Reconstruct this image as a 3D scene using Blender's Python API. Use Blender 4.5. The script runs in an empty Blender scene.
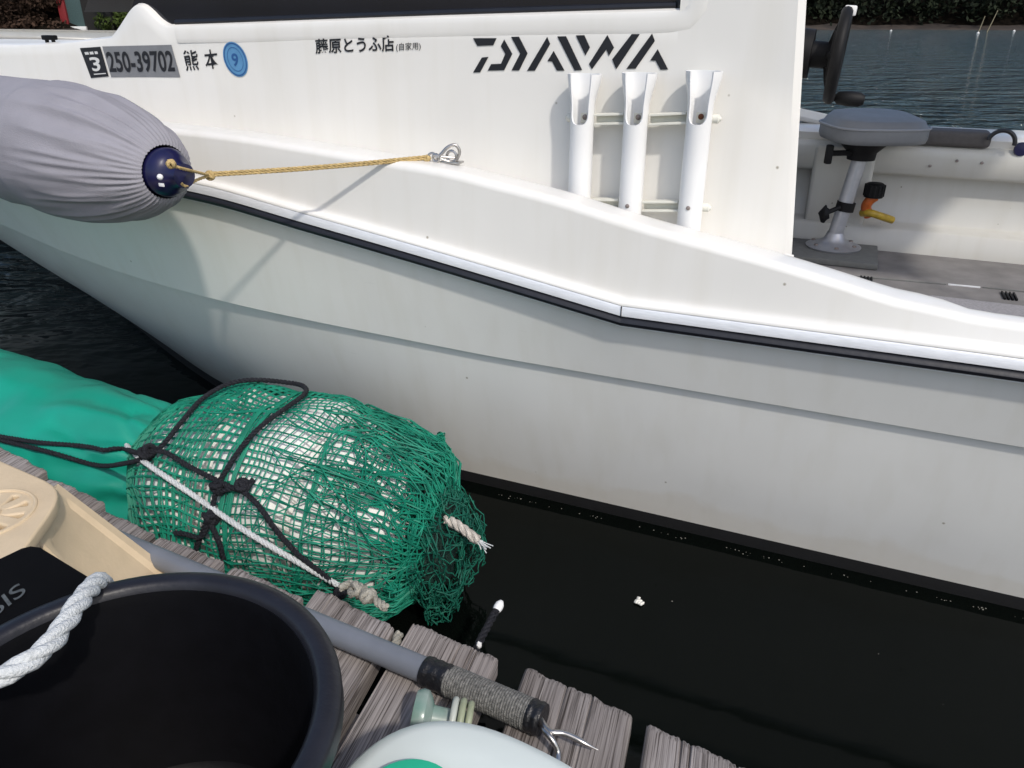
import bpy, bmesh, math, random
import numpy as np
from mathutils import Vector, Matrix, Quaternion
from mathutils.bvhtree import BVHTree
from mathutils import noise as mnoise

random.seed(7)
S = bpy.context.scene
COL = S.collection

# ------------------------------------------------------------------ camera
FPX, CAMH = 773.0, 1.1
PITCH = math.atan((384 - 12) / FPX)
cd = bpy.data.cameras.new('camera')
cam = bpy.data.objects.new('camera', cd)
COL.objects.link(cam)
cd.sensor_width = 36.0
cd.lens = 36.0 * FPX / 1024.0
cd.clip_start = 0.02
cd.clip_end = 2000
cam.location = (0, 0, CAMH)
cam.rotation_euler = (math.pi / 2 - PITCH, 0, 0)
S.camera = cam

# boat frame: SA = towards the bow, NI = inboard (away from the dock)
TH = math.radians(22.7275)
SA = Vector((-math.cos(TH), math.sin(TH), 0))
NI = Vector((math.sin(TH), math.cos(TH), 0))
C0 = 1.52405

# ------------------------------------------------------------------ light
SUN_LOC = (0.50, 0.465, 0.73)          # towards stern, outboard, up
TS = (-SA * SUN_LOC[0] - NI * SUN_LOC[1] + Vector((0, 0, SUN_LOC[2]))).normalized()
w = bpy.data.worlds.new('World'); S.world = w; w.use_nodes = True
nt = w.node_tree
bg = nt.nodes['Background']
sky = nt.nodes.new('ShaderNodeTexSky')
sky.sky_type = 'NISHITA'; sky.sun_disc = False
sky.sun_elevation = math.asin(TS.z)
sky.sun_rotation = math.atan2(TS.x, TS.y)
sky.altitude = 0; sky.air_density = 1.0; sky.dust_density = 2.0; sky.ozone_density = 1.0
nt.links.new(sky.outputs[0], bg.inputs[0])
bg.inputs[1].default_value = 0.15
sl = bpy.data.lights.new('sun', 'SUN')
so = bpy.data.objects.new('sun', sl); COL.objects.link(so)
sl.energy = 2.1; sl.angle = math.radians(2.2); sl.color = (1.0, 0.95, 0.88)
so.rotation_euler = TS.to_track_quat('Z', 'Y').to_euler()
so.location = TS * 30
S.view_settings.view_transform = 'Standard'
S.view_settings.look = 'None'
S.view_settings.exposure = 0.24
S.view_settings.gamma = 1.0

# ------------------------------------------------------------------ maths helpers
def ray(x, y):
    u = (x - 512) / FPX; v = (384 - y) / FPX
    return Vector((u, math.cos(PITCH) + v * math.sin(PITCH), -math.sin(PITCH) + v * math.cos(PITCH)))
CAM = Vector((0, 0, CAMH))
def atz(x, y, z):
    d = ray(x, y); return CAM + d * ((z - CAMH) / d.z)
def atY(x, y, Y):
    d = ray(x, y); return CAM + d * (Y / d.y)
def ato(x, y, off):                         # on the vertical plane at inboard offset off of the boat
    d = ray(x, y); return CAM + d * ((C0 + off) / NI.dot(d))
def B(s, off, z):
    return SA * s + NI * (C0 + off) + Vector((0, 0, z))
def loc(P):
    return SA.dot(P), NI.dot(P) - C0, P.z
def pchip(tab):
    xs = [t[0] for t in tab]; ys = [t[1] for t in tab]; n = len(xs)
    h = [xs[i + 1] - xs[i] for i in range(n - 1)]
    dl = [(ys[i + 1] - ys[i]) / h[i] for i in range(n - 1)]
    m = [0.0] * n
    m[0], m[-1] = dl[0], dl[-1]
    for i in range(1, n - 1):
        if dl[i - 1] * dl[i] > 0:
            w1 = 2 * h[i] + h[i - 1]; w2 = h[i] + 2 * h[i - 1]
            m[i] = (w1 + w2) / (w1 / dl[i - 1] + w2 / dl[i])
    def f(x):
        if x <= xs[0]: return ys[0] + (x - xs[0]) * m[0] * 0.3
        if x >= xs[-1]: return ys[-1]
        i = max(j for j in range(n - 1) if xs[j] <= x)
        t = (x - xs[i]) / h[i]
        return ((2*t**3 - 3*t*t + 1) * ys[i] + (t**3 - 2*t*t + t) * h[i] * m[i]
                + (-2*t**3 + 3*t*t) * ys[i+1] + (t**3 - t*t) * h[i] * m[i+1])
    return f
def lerp(a, b, t): return a + (b - a) * t
def sstep(a, b, x):
    t = max(0.0, min(1.0, (x - a) / (b - a))); return t * t * (3 - 2 * t)
def catmull(pts, step):
    P = [Vector(p) for p in pts]
    P = [P[0] * 2 - P[1]] + P + [P[-1] * 2 - P[-2]]
    out = []
    for i in range(1, len(P) - 2):
        L = (P[i + 1] - P[i]).length
        k = max(2, int(L / step))
        for j in range(k):
            t = j / k
            out.append(0.5 * ((2 * P[i]) + (P[i+1] - P[i-1]) * t + (2*P[i-1] - 5*P[i] + 4*P[i+1] - P[i+2]) * t*t
                              + (3*P[i] - P[i-1] - 3*P[i+1] + P[i+2]) * t**3))
    out.append(P[-2].copy())
    return out
def frames(pts):
    n = len(pts); T = []
    for i in range(n):
        a = pts[max(0, i - 1)]; b = pts[min(n - 1, i + 1)]
        t = (b - a)
        T.append(t.normalized() if t.length > 1e-9 else Vector((0, 0, 1)))
    ref = Vector((0, 0, 1)) if abs(T[0].z) < 0.9 else Vector((1, 0, 0))
    N = [(ref - T[0] * ref.dot(T[0])).normalized()]
    for i in range(1, n):
        v = N[-1] - T[i] * N[-1].dot(T[i])
        N.append(v.normalized() if v.length > 1e-6 else N[-1])
    return T, N, [T[i].cross(N[i]) for i in range(n)]

class MB:
    def __init__(self): self.v = []; self.f = []
    def add(self, vs, fs):
        o = len(self.v)
        self.v += [Vector(p) for p in vs]
        self.f += [tuple(i + o for i in q) for q in fs]
        return self
    def grid(self, rows, cu=False, cv=False, flip=False):
        n, m = len(rows), len(rows[0]); fs = []
        for i in range(n if cu else n - 1):
            for j in range(m if cv else m - 1):
                a, b = i * m + j, i * m + (j + 1) % m
                c, d = ((i + 1) % n) * m + (j + 1) % m, ((i + 1) % n) * m + j
                fs.append((a, d, c, b) if flip else (a, b, c, d))
        return self.add([p for r in rows for p in r], fs)
    def tube(self, pts, r, seg=8, caps=True):
        pts = [Vector(p) for p in pts]
        T, N, Bn = frames(pts)
        R = r if isinstance(r, (list, tuple)) else [r] * len(pts)
        rows = [[pts[i] + (N[i] * math.cos(a) + Bn[i] * math.sin(a)) * R[i]
                 for a in [2 * math.pi * k / seg for k in range(seg)]] for i in range(len(pts))]
        o = len(self.v)
        self.grid(rows, cv=True)
        if caps:
            self.f.append(tuple(o + k for k in range(seg))[::-1])
            self.f.append(tuple(o + (len(pts) - 1) * seg + k for k in range(seg)))
        return self
    def rope(self, pts, r, pitch=None, strands=3, seg=7, jitter=0.0):
        pitch = pitch or r * 7
        P = catmull(pts, pitch / 10)
        T, N, Bn = frames(P)
        d = [0.0]
        for i in range(1, len(P)): d.append(d[-1] + (P[i] - P[i-1]).length)
        for k in range(strands):
            q = []
            for i in range(len(P)):
                a = 2 * math.pi * (d[i] / pitch + k / strands)
                jj = jitter * r * mnoise.noise(P[i] * 60 + Vector((k * 7, 0, 0)))
                q.append(P[i] + (N[i] * math.cos(a) + Bn[i] * math.sin(a)) * (r * 0.48 + jj))
            self.tube(q, r * 0.56, seg)
        return self
    def box(self, c, ax, half, bevel=0.0, seg=2):
        bm = bmesh.new(); bmesh.ops.create_cube(bm, size=2.0)
        for v in bm.verts: v.co = Vector((v.co.x * half[0], v.co.y * half[1], v.co.z * half[2]))
        if bevel > 0:
            bmesh.ops.bevel(bm, geom=bm.edges[:], offset=bevel, segments=seg, affect='EDGES', profile=0.6)
        M = Matrix((ax[0], ax[1], ax[2])).transposed()
        bm.verts.index_update()
        self.add([Vector(c) + M @ v.co for v in bm.verts], [tuple(v.index for v in f.verts) for f in bm.faces])
        bm.free(); return self
    def lathe(self, prof, o, axis, seg=24, ref=None):
        axis = Vector(axis).normalized()
        ref = Vector(ref) if ref else (Vector((0, 0, 1)) if abs(axis.z) < 0.9 else Vector((1, 0, 0)))
        x = (ref - axis * ref.dot(axis)).normalized(); y = axis.cross(x)
        rows = [[Vector(o) + axis * h + (x * math.cos(2*math.pi*k/seg) + y * math.sin(2*math.pi*k/seg)) * max(r, 1e-5)
                 for k in range(seg)] for r, h in prof]
        return self.grid(rows, cv=True)
    def ball(self, c, r, seg=12, rings=8, sc=(1, 1, 1), nz=0.0):
        rows = []
        for i in range(rings + 1):
            t = math.pi * i / rings
            rw = []
            for k in range(seg):
                a = 2 * math.pi * k / seg
                d = Vector((math.sin(t) * math.cos(a), math.sin(t) * math.sin(a), math.cos(t)))
                q = 1 + nz * mnoise.noise(d * 2 + Vector(c) * 9)
                rw.append(Vector(c) + Vector((d.x * sc[0], d.y * sc[1], d.z * sc[2])) * r * q)
            rows.append(rw)
        return self.grid(rows, cv=True, flip=True)
    def torus(self, c, axis, R, r, seg=24, rs=8, arc=(0, 2 * math.pi), ref=None):
        axis = Vector(axis).normalized()
        rf = Vector(ref) if ref else (Vector((0, 0, 1)) if abs(axis.z) < 0.9 else Vector((1, 0, 0)))
        x = (rf - axis * rf.dot(axis)).normalized(); y = axis.cross(x)
        full = abs(arc[1] - arc[0]) > 6.28
        n = seg if full else seg + 1
        rows = []
        for i in range(n):
            a = arc[0] + (arc[1] - arc[0]) * i / seg
            e = x * math.cos(a) + y * math.sin(a)
            rows.append([Vector(c) + e * (R + r * math.cos(b)) + axis * (r * math.sin(b)) for b in [2*math.pi*k/rs for k in range(rs)]])
        return self.grid(rows, cu=full, cv=True)

def rootloc(p):
    l = Vector((0, 0, 0))
    while p is not None:
        l += p.location; p = p.parent
    return l
def obj(name, mb, m, parent=None, sharp=40, smooth=True):
    me = bpy.data.meshes.new(name)
    r = rootloc(parent)
    me.from_pydata([tuple(p - r) for p in mb.v], [], mb.f)
    bm = bmesh.new(); bm.from_mesh(me)
    bmesh.ops.recalc_face_normals(bm, faces=bm.faces[:]); bm.to_mesh(me); bm.free()
    if smooth:
        me.polygons.foreach_set('use_smooth', [True] * len(me.polygons))
        me.set_sharp_from_angle(angle=math.radians(sharp))
    me.materials.append(m)
    o = bpy.data.objects.new(name, me); COL.objects.link(o)
    if parent: o.parent = parent
    return o
def tag(o, label=None, cat=None, group=None, kind=None):
    if label: o['label'] = label
    if cat: o['category'] = cat
    if group: o['group'] = group
    if kind: o['kind'] = kind
    return o
def thing(name, label, cat, at=(0, 0, 0), group=None):
    o = bpy.data.objects.new(name, None); COL.objects.link(o)
    o.empty_display_size = 0.05; o.location = at
    bpy.context.view_layer.update()
    return tag(o, label, cat, group)
def flat2d(loops, extrude=0.0, bevel=0.0):           # filled outline with holes -> (verts, faces) in 2D
    c = bpy.data.curves.new('tmp', 'CURVE'); c.dimensions = '2D'; c.fill_mode = 'BOTH'
    c.extrude = extrude; c.bevel_depth = bevel; c.bevel_resolution = 2
    for L in loops:
        sp = c.splines.new('POLY'); sp.points.add(len(L) - 1); sp.use_cyclic_u = True
        for i, p in enumerate(L): sp.points[i].co = (p[0], p[1], 0, 1)
    o = bpy.data.objects.new('tmp', c); COL.objects.link(o)
    dg = bpy.context.evaluated_depsgraph_get(); me = o.evaluated_get(dg).to_mesh()
    r = ([v.co.copy() for v in me.vertices], [tuple(p.vertices) for p in me.polygons])
    bpy.data.objects.remove(o); bpy.data.curves.remove(c)
    return r
def glyphs(txt, off=0.0):
    c = bpy.data.curves.new('tmp', 'FONT'); c.body = txt; c.offset = off
    o = bpy.data.objects.new('tmp', c); COL.objects.link(o)
    dg = bpy.context.evaluated_depsgraph_get(); me = o.evaluated_get(dg).to_mesh()
    vs = [v.co.copy() for v in me.vertices]; fs = [tuple(p.vertices) for p in me.polygons]
    bpy.data.objects.remove(o); bpy.data.curves.remove(c)
    x0 = min(v.x for v in vs); x1 = max(v.x for v in vs); y0 = min(v.y for v in vs); y1 = max(v.y for v in vs)
    return [((v.x - x0) / (x1 - x0), (v.y - y0) / (y1 - y0)) for v in vs], fs

# ------------------------------------------------------------------ materials
def mat(name, col, rough=0.5, metal=0.0, spec=0.5, var=0.0, vscale=20, bump=0.0, bscale=80, coat=0.0,
        col2=None, stretch=(1, 1, 1), rvar=0.0, coords='Object', detail=4):
    m = bpy.data.materials.new(name); m.use_nodes = True
    N, L = m.node_tree.nodes, m.node_tree.links
    b = N['Principled BSDF']
    b.inputs['Base Color'].default_value = (*col, 1)
    b.inputs['Roughness'].default_value = rough
    b.inputs['Metallic'].default_value = metal
    b.inputs['Specular IOR Level'].default_value = spec
    b.inputs['Coat Weight'].default_value = coat
    tc = N.new('ShaderNodeTexCoord'); mp = N.new('ShaderNodeMapping')
    mp.inputs['Scale'].default_value = stretch
    L.new(tc.outputs[coords], mp.inputs[0])
    if var > 0 or col2:
        nz = N.new('ShaderNodeTexNoise'); nz.inputs['Scale'].default_value = vscale; nz.inputs['Detail'].default_value = detail
        L.new(mp.outputs[0], nz.inputs['Vector'])
        rp = N.new('ShaderNodeValToRGB')
        c2 = col2 or tuple(c * (1 - var) for c in col)
        rp.color_ramp.elements[0].position = 0.3; rp.color_ramp.elements[1].position = 0.7
        rp.color_ramp.elements[0].color = (*c2, 1); rp.color_ramp.elements[1].color = (*col, 1)
        L.new(nz.outputs['Fac'], rp.inputs[0]); L.new(rp.outputs[0], b.inputs['Base Color'])
        if rvar > 0:
            mr = N.new('ShaderNodeMapRange')
            mr.inputs['To Min'].default_value = rough - rvar; mr.inputs['To Max'].default_value = rough + rvar
            L.new(nz.outputs['Fac'], mr.inputs[0]); L.new(mr.outputs[0], b.inputs['Roughness'])
    if bump > 0:
        n2 = N.new('ShaderNodeTexNoise'); n2.inputs['Scale'].default_value = bscale; n2.inputs['Detail'].default_value = 5
        L.new(mp.outputs[0], n2.inputs['Vector'])
        bp = N.new('ShaderNodeBump'); bp.inputs['Strength'].default_value = bump; bp.inputs['Distance'].default_value = 0.004
        L.new(n2.outputs['Fac'], bp.inputs['Height']); L.new(bp.outputs[0], b.inputs['Normal'])
    return m

def gelcoat(name, col):
    m = mat(name, col, 0.32, var=0.05, vscale=5, bump=0.02, bscale=6, rvar=0.06, coat=0.15)
    N, L = m.node_tree.nodes, m.node_tree.links
    b = N['Principled BSDF']
    src = b.inputs['Base Color'].links[0].from_socket
    # fine specks and faint vertical run marks
    tc = N.new('ShaderNodeTexCoord'); mp = N.new('ShaderNodeMapping'); mp.inputs['Scale'].default_value = (14, 14, 1.1)
    L.new(tc.outputs['Object'], mp.inputs[0])
    nz = N.new('ShaderNodeTexNoise'); nz.inputs['Scale'].default_value = 1.6; nz.inputs['Detail'].default_value = 6
    L.new(mp.outputs[0], nz.inputs['Vector'])
    rp = N.new('ShaderNodeValToRGB'); rp.color_ramp.elements[0].position = 0.30; rp.color_ramp.elements[1].position = 0.52
    rp.color_ramp.elements[0].color = (0.965, 0.96, 0.945, 1); rp.color_ramp.elements[1].color = (1, 1, 1, 1)
    L.new(nz.outputs['Fac'], rp.inputs[0])
    vo = N.new('ShaderNodeTexVoronoi'); vo.inputs['Scale'].default_value = 9
    L.new(tc.outputs['Object'], vo.inputs['Vector'])
    r2 = N.new('ShaderNodeValToRGB'); r2.color_ramp.elements[0].position = 0.018; r2.color_ramp.elements[1].position = 0.035
    r2.color_ramp.elements[0].color = (0.45, 0.42, 0.36, 1); r2.color_ramp.elements[1].color = (1, 1, 1, 1)
    L.new(vo.outputs['Distance'], r2.inputs[0])
    m1 = N.new('ShaderNodeMix'); m1.data_type = 'RGBA'; m1.blend_type = 'MULTIPLY'; m1.inputs[0].default_value = 1
    L.new(src, m1.inputs[6]); L.new(rp.outputs[0], m1.inputs[7])
    m2 = N.new('ShaderNodeMix'); m2.data_type = 'RGBA'; m2.blend_type = 'MULTIPLY'; m2.inputs[0].default_value = 1
    L.new(m1.outputs[2], m2.inputs[6]); L.new(r2.outputs[0], m2.inputs[7])
    L.new(m2.outputs[2], b.inputs['Base Color'])
    return m

def add_dirt(m):
    """scum tide mark just above the water and a few long fender scuffs"""
    N, L = m.node_tree.nodes, m.node_tree.links
    b = N['Principled BSDF']; src = b.inputs['Base Color'].links[0].from_socket
    tc = N.new('ShaderNodeTexCoord'); sx = N.new('ShaderNodeSeparateXYZ')
    L.new(tc.outputs['Object'], sx.inputs[0])
    n1 = N.new('ShaderNodeTexNoise'); n1.inputs['Scale'].default_value = 7; n1.inputs['Detail'].default_value = 6
    L.new(tc.outputs['Object'], n1.inputs['Vector'])
    h = N.new('ShaderNodeMath'); h.operation = 'MULTIPLY_ADD'; h.inputs[1].default_value = -0.16; L.new(n1.outputs['Fac'], h.inputs[0]); L.new(sx.outputs['Z'], h.inputs[2])
    rp = N.new('ShaderNodeValToRGB'); rp.color_ramp.elements[0].position = 0.0; rp.color_ramp.elements[0].color = (0.95, 0.93, 0.90, 1)
    rp.color_ramp.elements[1].position = 0.02; rp.color_ramp.elements[1].color = (1, 1, 1, 1); L.new(h.outputs[0], rp.inputs[0])
    mp = N.new('ShaderNodeMapping'); mp.inputs['Rotation'].default_value = (0.05, 0.2, TH); mp.inputs['Scale'].default_value = (1.2, 8, 26)
    L.new(tc.outputs['Object'], mp.inputs[0])
    n2 = N.new('ShaderNodeTexNoise'); n2.inputs['Scale'].default_value = 2.2; n2.inputs['Detail'].default_value = 8; n2.inputs['Roughness'].default_value = 0.7
    L.new(mp.outputs[0], n2.inputs['Vector'])
    r2 = N.new('ShaderNodeValToRGB'); r2.color_ramp.elements[0].position = 0.66; r2.color_ramp.elements[0].color = (1, 1, 1, 1)
    r2.color_ramp.elements[1].position = 0.78; r2.color_ramp.elements[1].color = (0.84, 0.84, 0.83, 1); L.new(n2.outputs['Fac'], r2.inputs[0])
    prev = src
    for o in (rp.outputs[0], r2.outputs[0]):
        x = N.new('ShaderNodeMix'); x.data_type = 'RGBA'; x.blend_type = 'MULTIPLY'; x.inputs[0].default_value = 1
        L.new(prev, x.inputs[6]); L.new(o, x.inputs[7]); prev = x.outputs[2]
    L.new(prev, b.inputs['Base Color'])
M = {}
M['gel'] = gelcoat('white_gelcoat', (0.775, 0.758, 0.715))
M['hull'] = gelcoat('hull_gelcoat', (0.76, 0.75, 0.71))
add_dirt(M['hull'])
M['liner'] = gelcoat('liner_gelcoat', (0.54, 0.53, 0.49))
M['black_rubber'] = mat('black_rubber', (0.010, 0.011, 0.016), 0.45, var=0.3, bump=0.1)
M['alu'] = mat('bright_aluminium', (0.86, 0.87, 0.89), 0.5, metal=0.35, var=0.12, vscale=40, stretch=(1, 1, 6))
M['steel'] = mat('stainless_steel', (0.55, 0.53, 0.51), 0.32, metal=1.0, var=0.3, vscale=60)
M['glass'] = mat('dark_glass', (0.008, 0.009, 0.016), 0.06, spec=0.5, var=0.3, vscale=6)
M['antifoul'] = mat('black_antifouling', (0.006, 0.006, 0.007), 0.7, var=0.4, bump=0.2)
M['decal_black'] = mat('black_vinyl', (0.012, 0.012, 0.016), 0.4, var=0.3, vscale=60)
M['plate_grey'] = mat('grey_sticker', (0.20, 0.205, 0.215), 0.45, var=0.12, vscale=40)
M['decal_white'] = mat('pale_print', (0.62, 0.62, 0.60), 0.45, var=0.1)
M['decal_blue'] = mat('blue_sticker', (0.10, 0.27, 0.48), 0.4, var=0.15, vscale=60)
M['decal_dblue'] = mat('dark_blue_print', (0.02, 0.09, 0.26), 0.4, var=0.1)
M['pvc'] = mat('white_plastic', (0.80, 0.80, 0.79), 0.35, var=0.06, vscale=9, bump=0.02)
M['pvc_old'] = mat('aged_plastic', (0.72, 0.71, 0.63), 0.45, var=0.12, vscale=30, bump=0.05)
M['rust'] = mat('rusty_screw', (0.20, 0.07, 0.03), 0.8, var=0.5, vscale=150)
M['screw'] = mat('dull_screw', (0.33, 0.28, 0.26), 0.5, metal=0.5, var=0.4, vscale=150)
M['fabric'] = mat('grey_cover_fabric', (0.29, 0.282, 0.31), 0.85, spec=0.2, var=0.10, vscale=14, bump=0.35, bscale=420)
M['navy'] = mat('navy_vinyl', (0.010, 0.010, 0.055), 0.28, var=0.3, vscale=30, bump=0.05)
M['tan_rope'] = mat('tan_rope', (0.60, 0.44, 0.20), 0.75, spec=0.2, var=0.35, vscale=160, bump=0.6, bscale=500)
M['white_rope'] = mat('white_rope', (0.62, 0.64, 0.64), 0.8, spec=0.2, var=0.18, vscale=70, bump=0.8, bscale=380)
M['dirty_rope'] = mat('weathered_rope', (0.42, 0.40, 0.34), 0.85, spec=0.2, var=0.4, vscale=90, bump=0.8, bscale=400)
M['black_rope'] = mat('black_rope', (0.020, 0.021, 0.027), 0.7, spec=0.3, col2=(0.005, 0.005, 0.008), vscale=260, bump=0.8, bscale=500)
M['net'] = mat('green_netting', (0.008, 0.235, 0.145), 0.6, spec=0.3, col2=(0.004, 0.125, 0.080), vscale=26)
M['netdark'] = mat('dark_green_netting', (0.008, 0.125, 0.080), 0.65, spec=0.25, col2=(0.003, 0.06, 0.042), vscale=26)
M['foam'] = mat('white_foam', (0.84, 0.83, 0.79), 0.7, spec=0.25, var=0.10, vscale=16, bump=0.25, bscale=90)
M['tarp'] = mat('green_tarpaulin', (0.006, 0.31, 0.215), 0.36, spec=0.5, col2=(0.010, 0.22, 0.155), vscale=4, bump=0.35, bscale=11, detail=7)
M['tub'] = mat('black_plastic', (0.0028, 0.0028, 0.004), 0.55, spec=0.18, var=0.4, vscale=30, bump=0.06, bscale=120)
M['tubrim'] = mat('worn_black_plastic', (0.012, 0.012, 0.017), 0.42, spec=0.45, var=0.4, vscale=30, bump=0.1, bscale=160)
M['beige'] = mat('beige_plastic', (0.63, 0.495, 0.325), 0.45, var=0.14, vscale=18, bump=0.12, bscale=160, detail=8)
M['jug'] = mat('pale_plastic', (0.66, 0.71, 0.67), 0.3, var=0.07, vscale=10, bump=0.03)
M['lidgreen'] = mat('green_plastic', (0.02, 0.42, 0.24), 0.35, var=0.08)
M['bottle'] = mat('greenish_plastic', (0.34, 0.38, 0.35), 0.25, var=0.35, vscale=22, col2=(0.12, 0.24, 0.19))
M['ring1'] = mat('cream_ring', (0.50, 0.52, 0.46), 0.4, var=0.2, vscale=40)
M['ring2'] = mat('olive_ring', (0.34, 0.37, 0.24), 0.4, var=0.3, vscale=40)
M['pole'] = mat('grey_pole', (0.17, 0.185, 0.215), 0.42, var=0.25, vscale=12, bump=0.06, bscale=150)
M['tape'] = mat('black_tape', (0.010, 0.010, 0.012), 0.4, var=0.5, vscale=90, bump=0.6, bscale=140)
M['cushion'] = mat('grey_vinyl', (0.16, 0.168, 0.18), 0.5, var=0.1, vscale=30, bump=0.15, bscale=260)
M['piping'] = mat('pale_piping', (0.24, 0.25, 0.27), 0.5, var=0.1)
M['pedestal'] = mat('anodised_aluminium', (0.46, 0.47, 0.50), 0.4, metal=0.6, var=0.15, vscale=30)
M['board'] = mat('grey_board', (0.15, 0.155, 0.15), 0.7, var=0.2, vscale=40, bump=0.2)
M['carpet'] = mat('grey_carpet', (0.25, 0.24, 0.235), 0.95, spec=0.1, var=0.3, vscale=9, bump=0.8, bscale=420)
M['nonskid'] = mat('grey_nonskid', (0.34, 0.33, 0.34), 0.85, spec=0.2, var=0.25, vscale=120, bump=1.0, bscale=260)
M['pad'] = mat('taupe_pad', (0.085, 0.078, 0.076), 0.75, var=0.15, vscale=60, bump=0.3, bscale=300)
M['black'] = mat('black_hard_plastic', (0.005, 0.005, 0.006), 0.6, spec=0.25, var=0.4, vscale=40)
M['yellow'] = mat('yellow_hose', (0.50, 0.33, 0.03), 0.45, var=0.35, vscale=50)
M['orange'] = mat('orange_plastic', (0.55, 0.12, 0.02), 0.45, var=0.3, vscale=50)
M['canvas'] = mat('white_canvas', (0.62, 0.62, 0.60), 0.8, var=0.1)
M['scrap'] = mat('foam_scrap', (0.75, 0.74, 0.68), 0.8, var=0.2)
M['redpaint'] = mat('red_paint', (0.20, 0.012, 0.015), 0.6, var=0.2)
M['teal'] = mat('teal_paint', (0.045, 0.085, 0.085), 0.7, var=0.3)
M['darkwall'] = mat('dark_timber', (0.012, 0.011, 0.010), 0.85, var=0.4)
M['leaf'] = mat('dark_leaves', (0.022, 0.030, 0.014), 0.8, spec=0.2, col2=(0.006, 0.010, 0.006), vscale=0.5)
M['leafbrown'] = mat('brown_leaves', (0.070, 0.044, 0.032), 1.0, spec=0.05, col2=(0.020, 0.014, 0.010), vscale=0.8)
M['leafgreen'] = mat('green_leaves', (0.07, 0.10, 0.02), 0.8, spec=0.2, col2=(0.02, 0.035, 0.008), vscale=1.2)
M['bark'] = mat('bark', (0.025, 0.02, 0.016), 0.9, var=0.4)
M['soil'] = mat('forest_soil', (0.010, 0.008, 0.006), 1.0, spec=0.03, var=0.5, vscale=0.4)
M['beach'] = mat('stony_beach', (0.055, 0.04, 0.03), 0.9, col2=(0.016, 0.012, 0.010), vscale=0.8)
M['bamboo'] = mat('bamboo_stake', (0.28, 0.24, 0.15), 0.7, var=0.3)
M['buoy'] = mat('white_buoy', (0.7, 0.7, 0.68), 0.5, var=0.1)

def cord_mat():
    m = mat('cord_binding', (0.25, 0.245, 0.23), 0.9, spec=0.15, col2=(0.10, 0.10, 0.095), bump=0.8, bscale=500, var=0.3, vscale=240)
    return m
M['cord'] = cord_mat()

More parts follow.
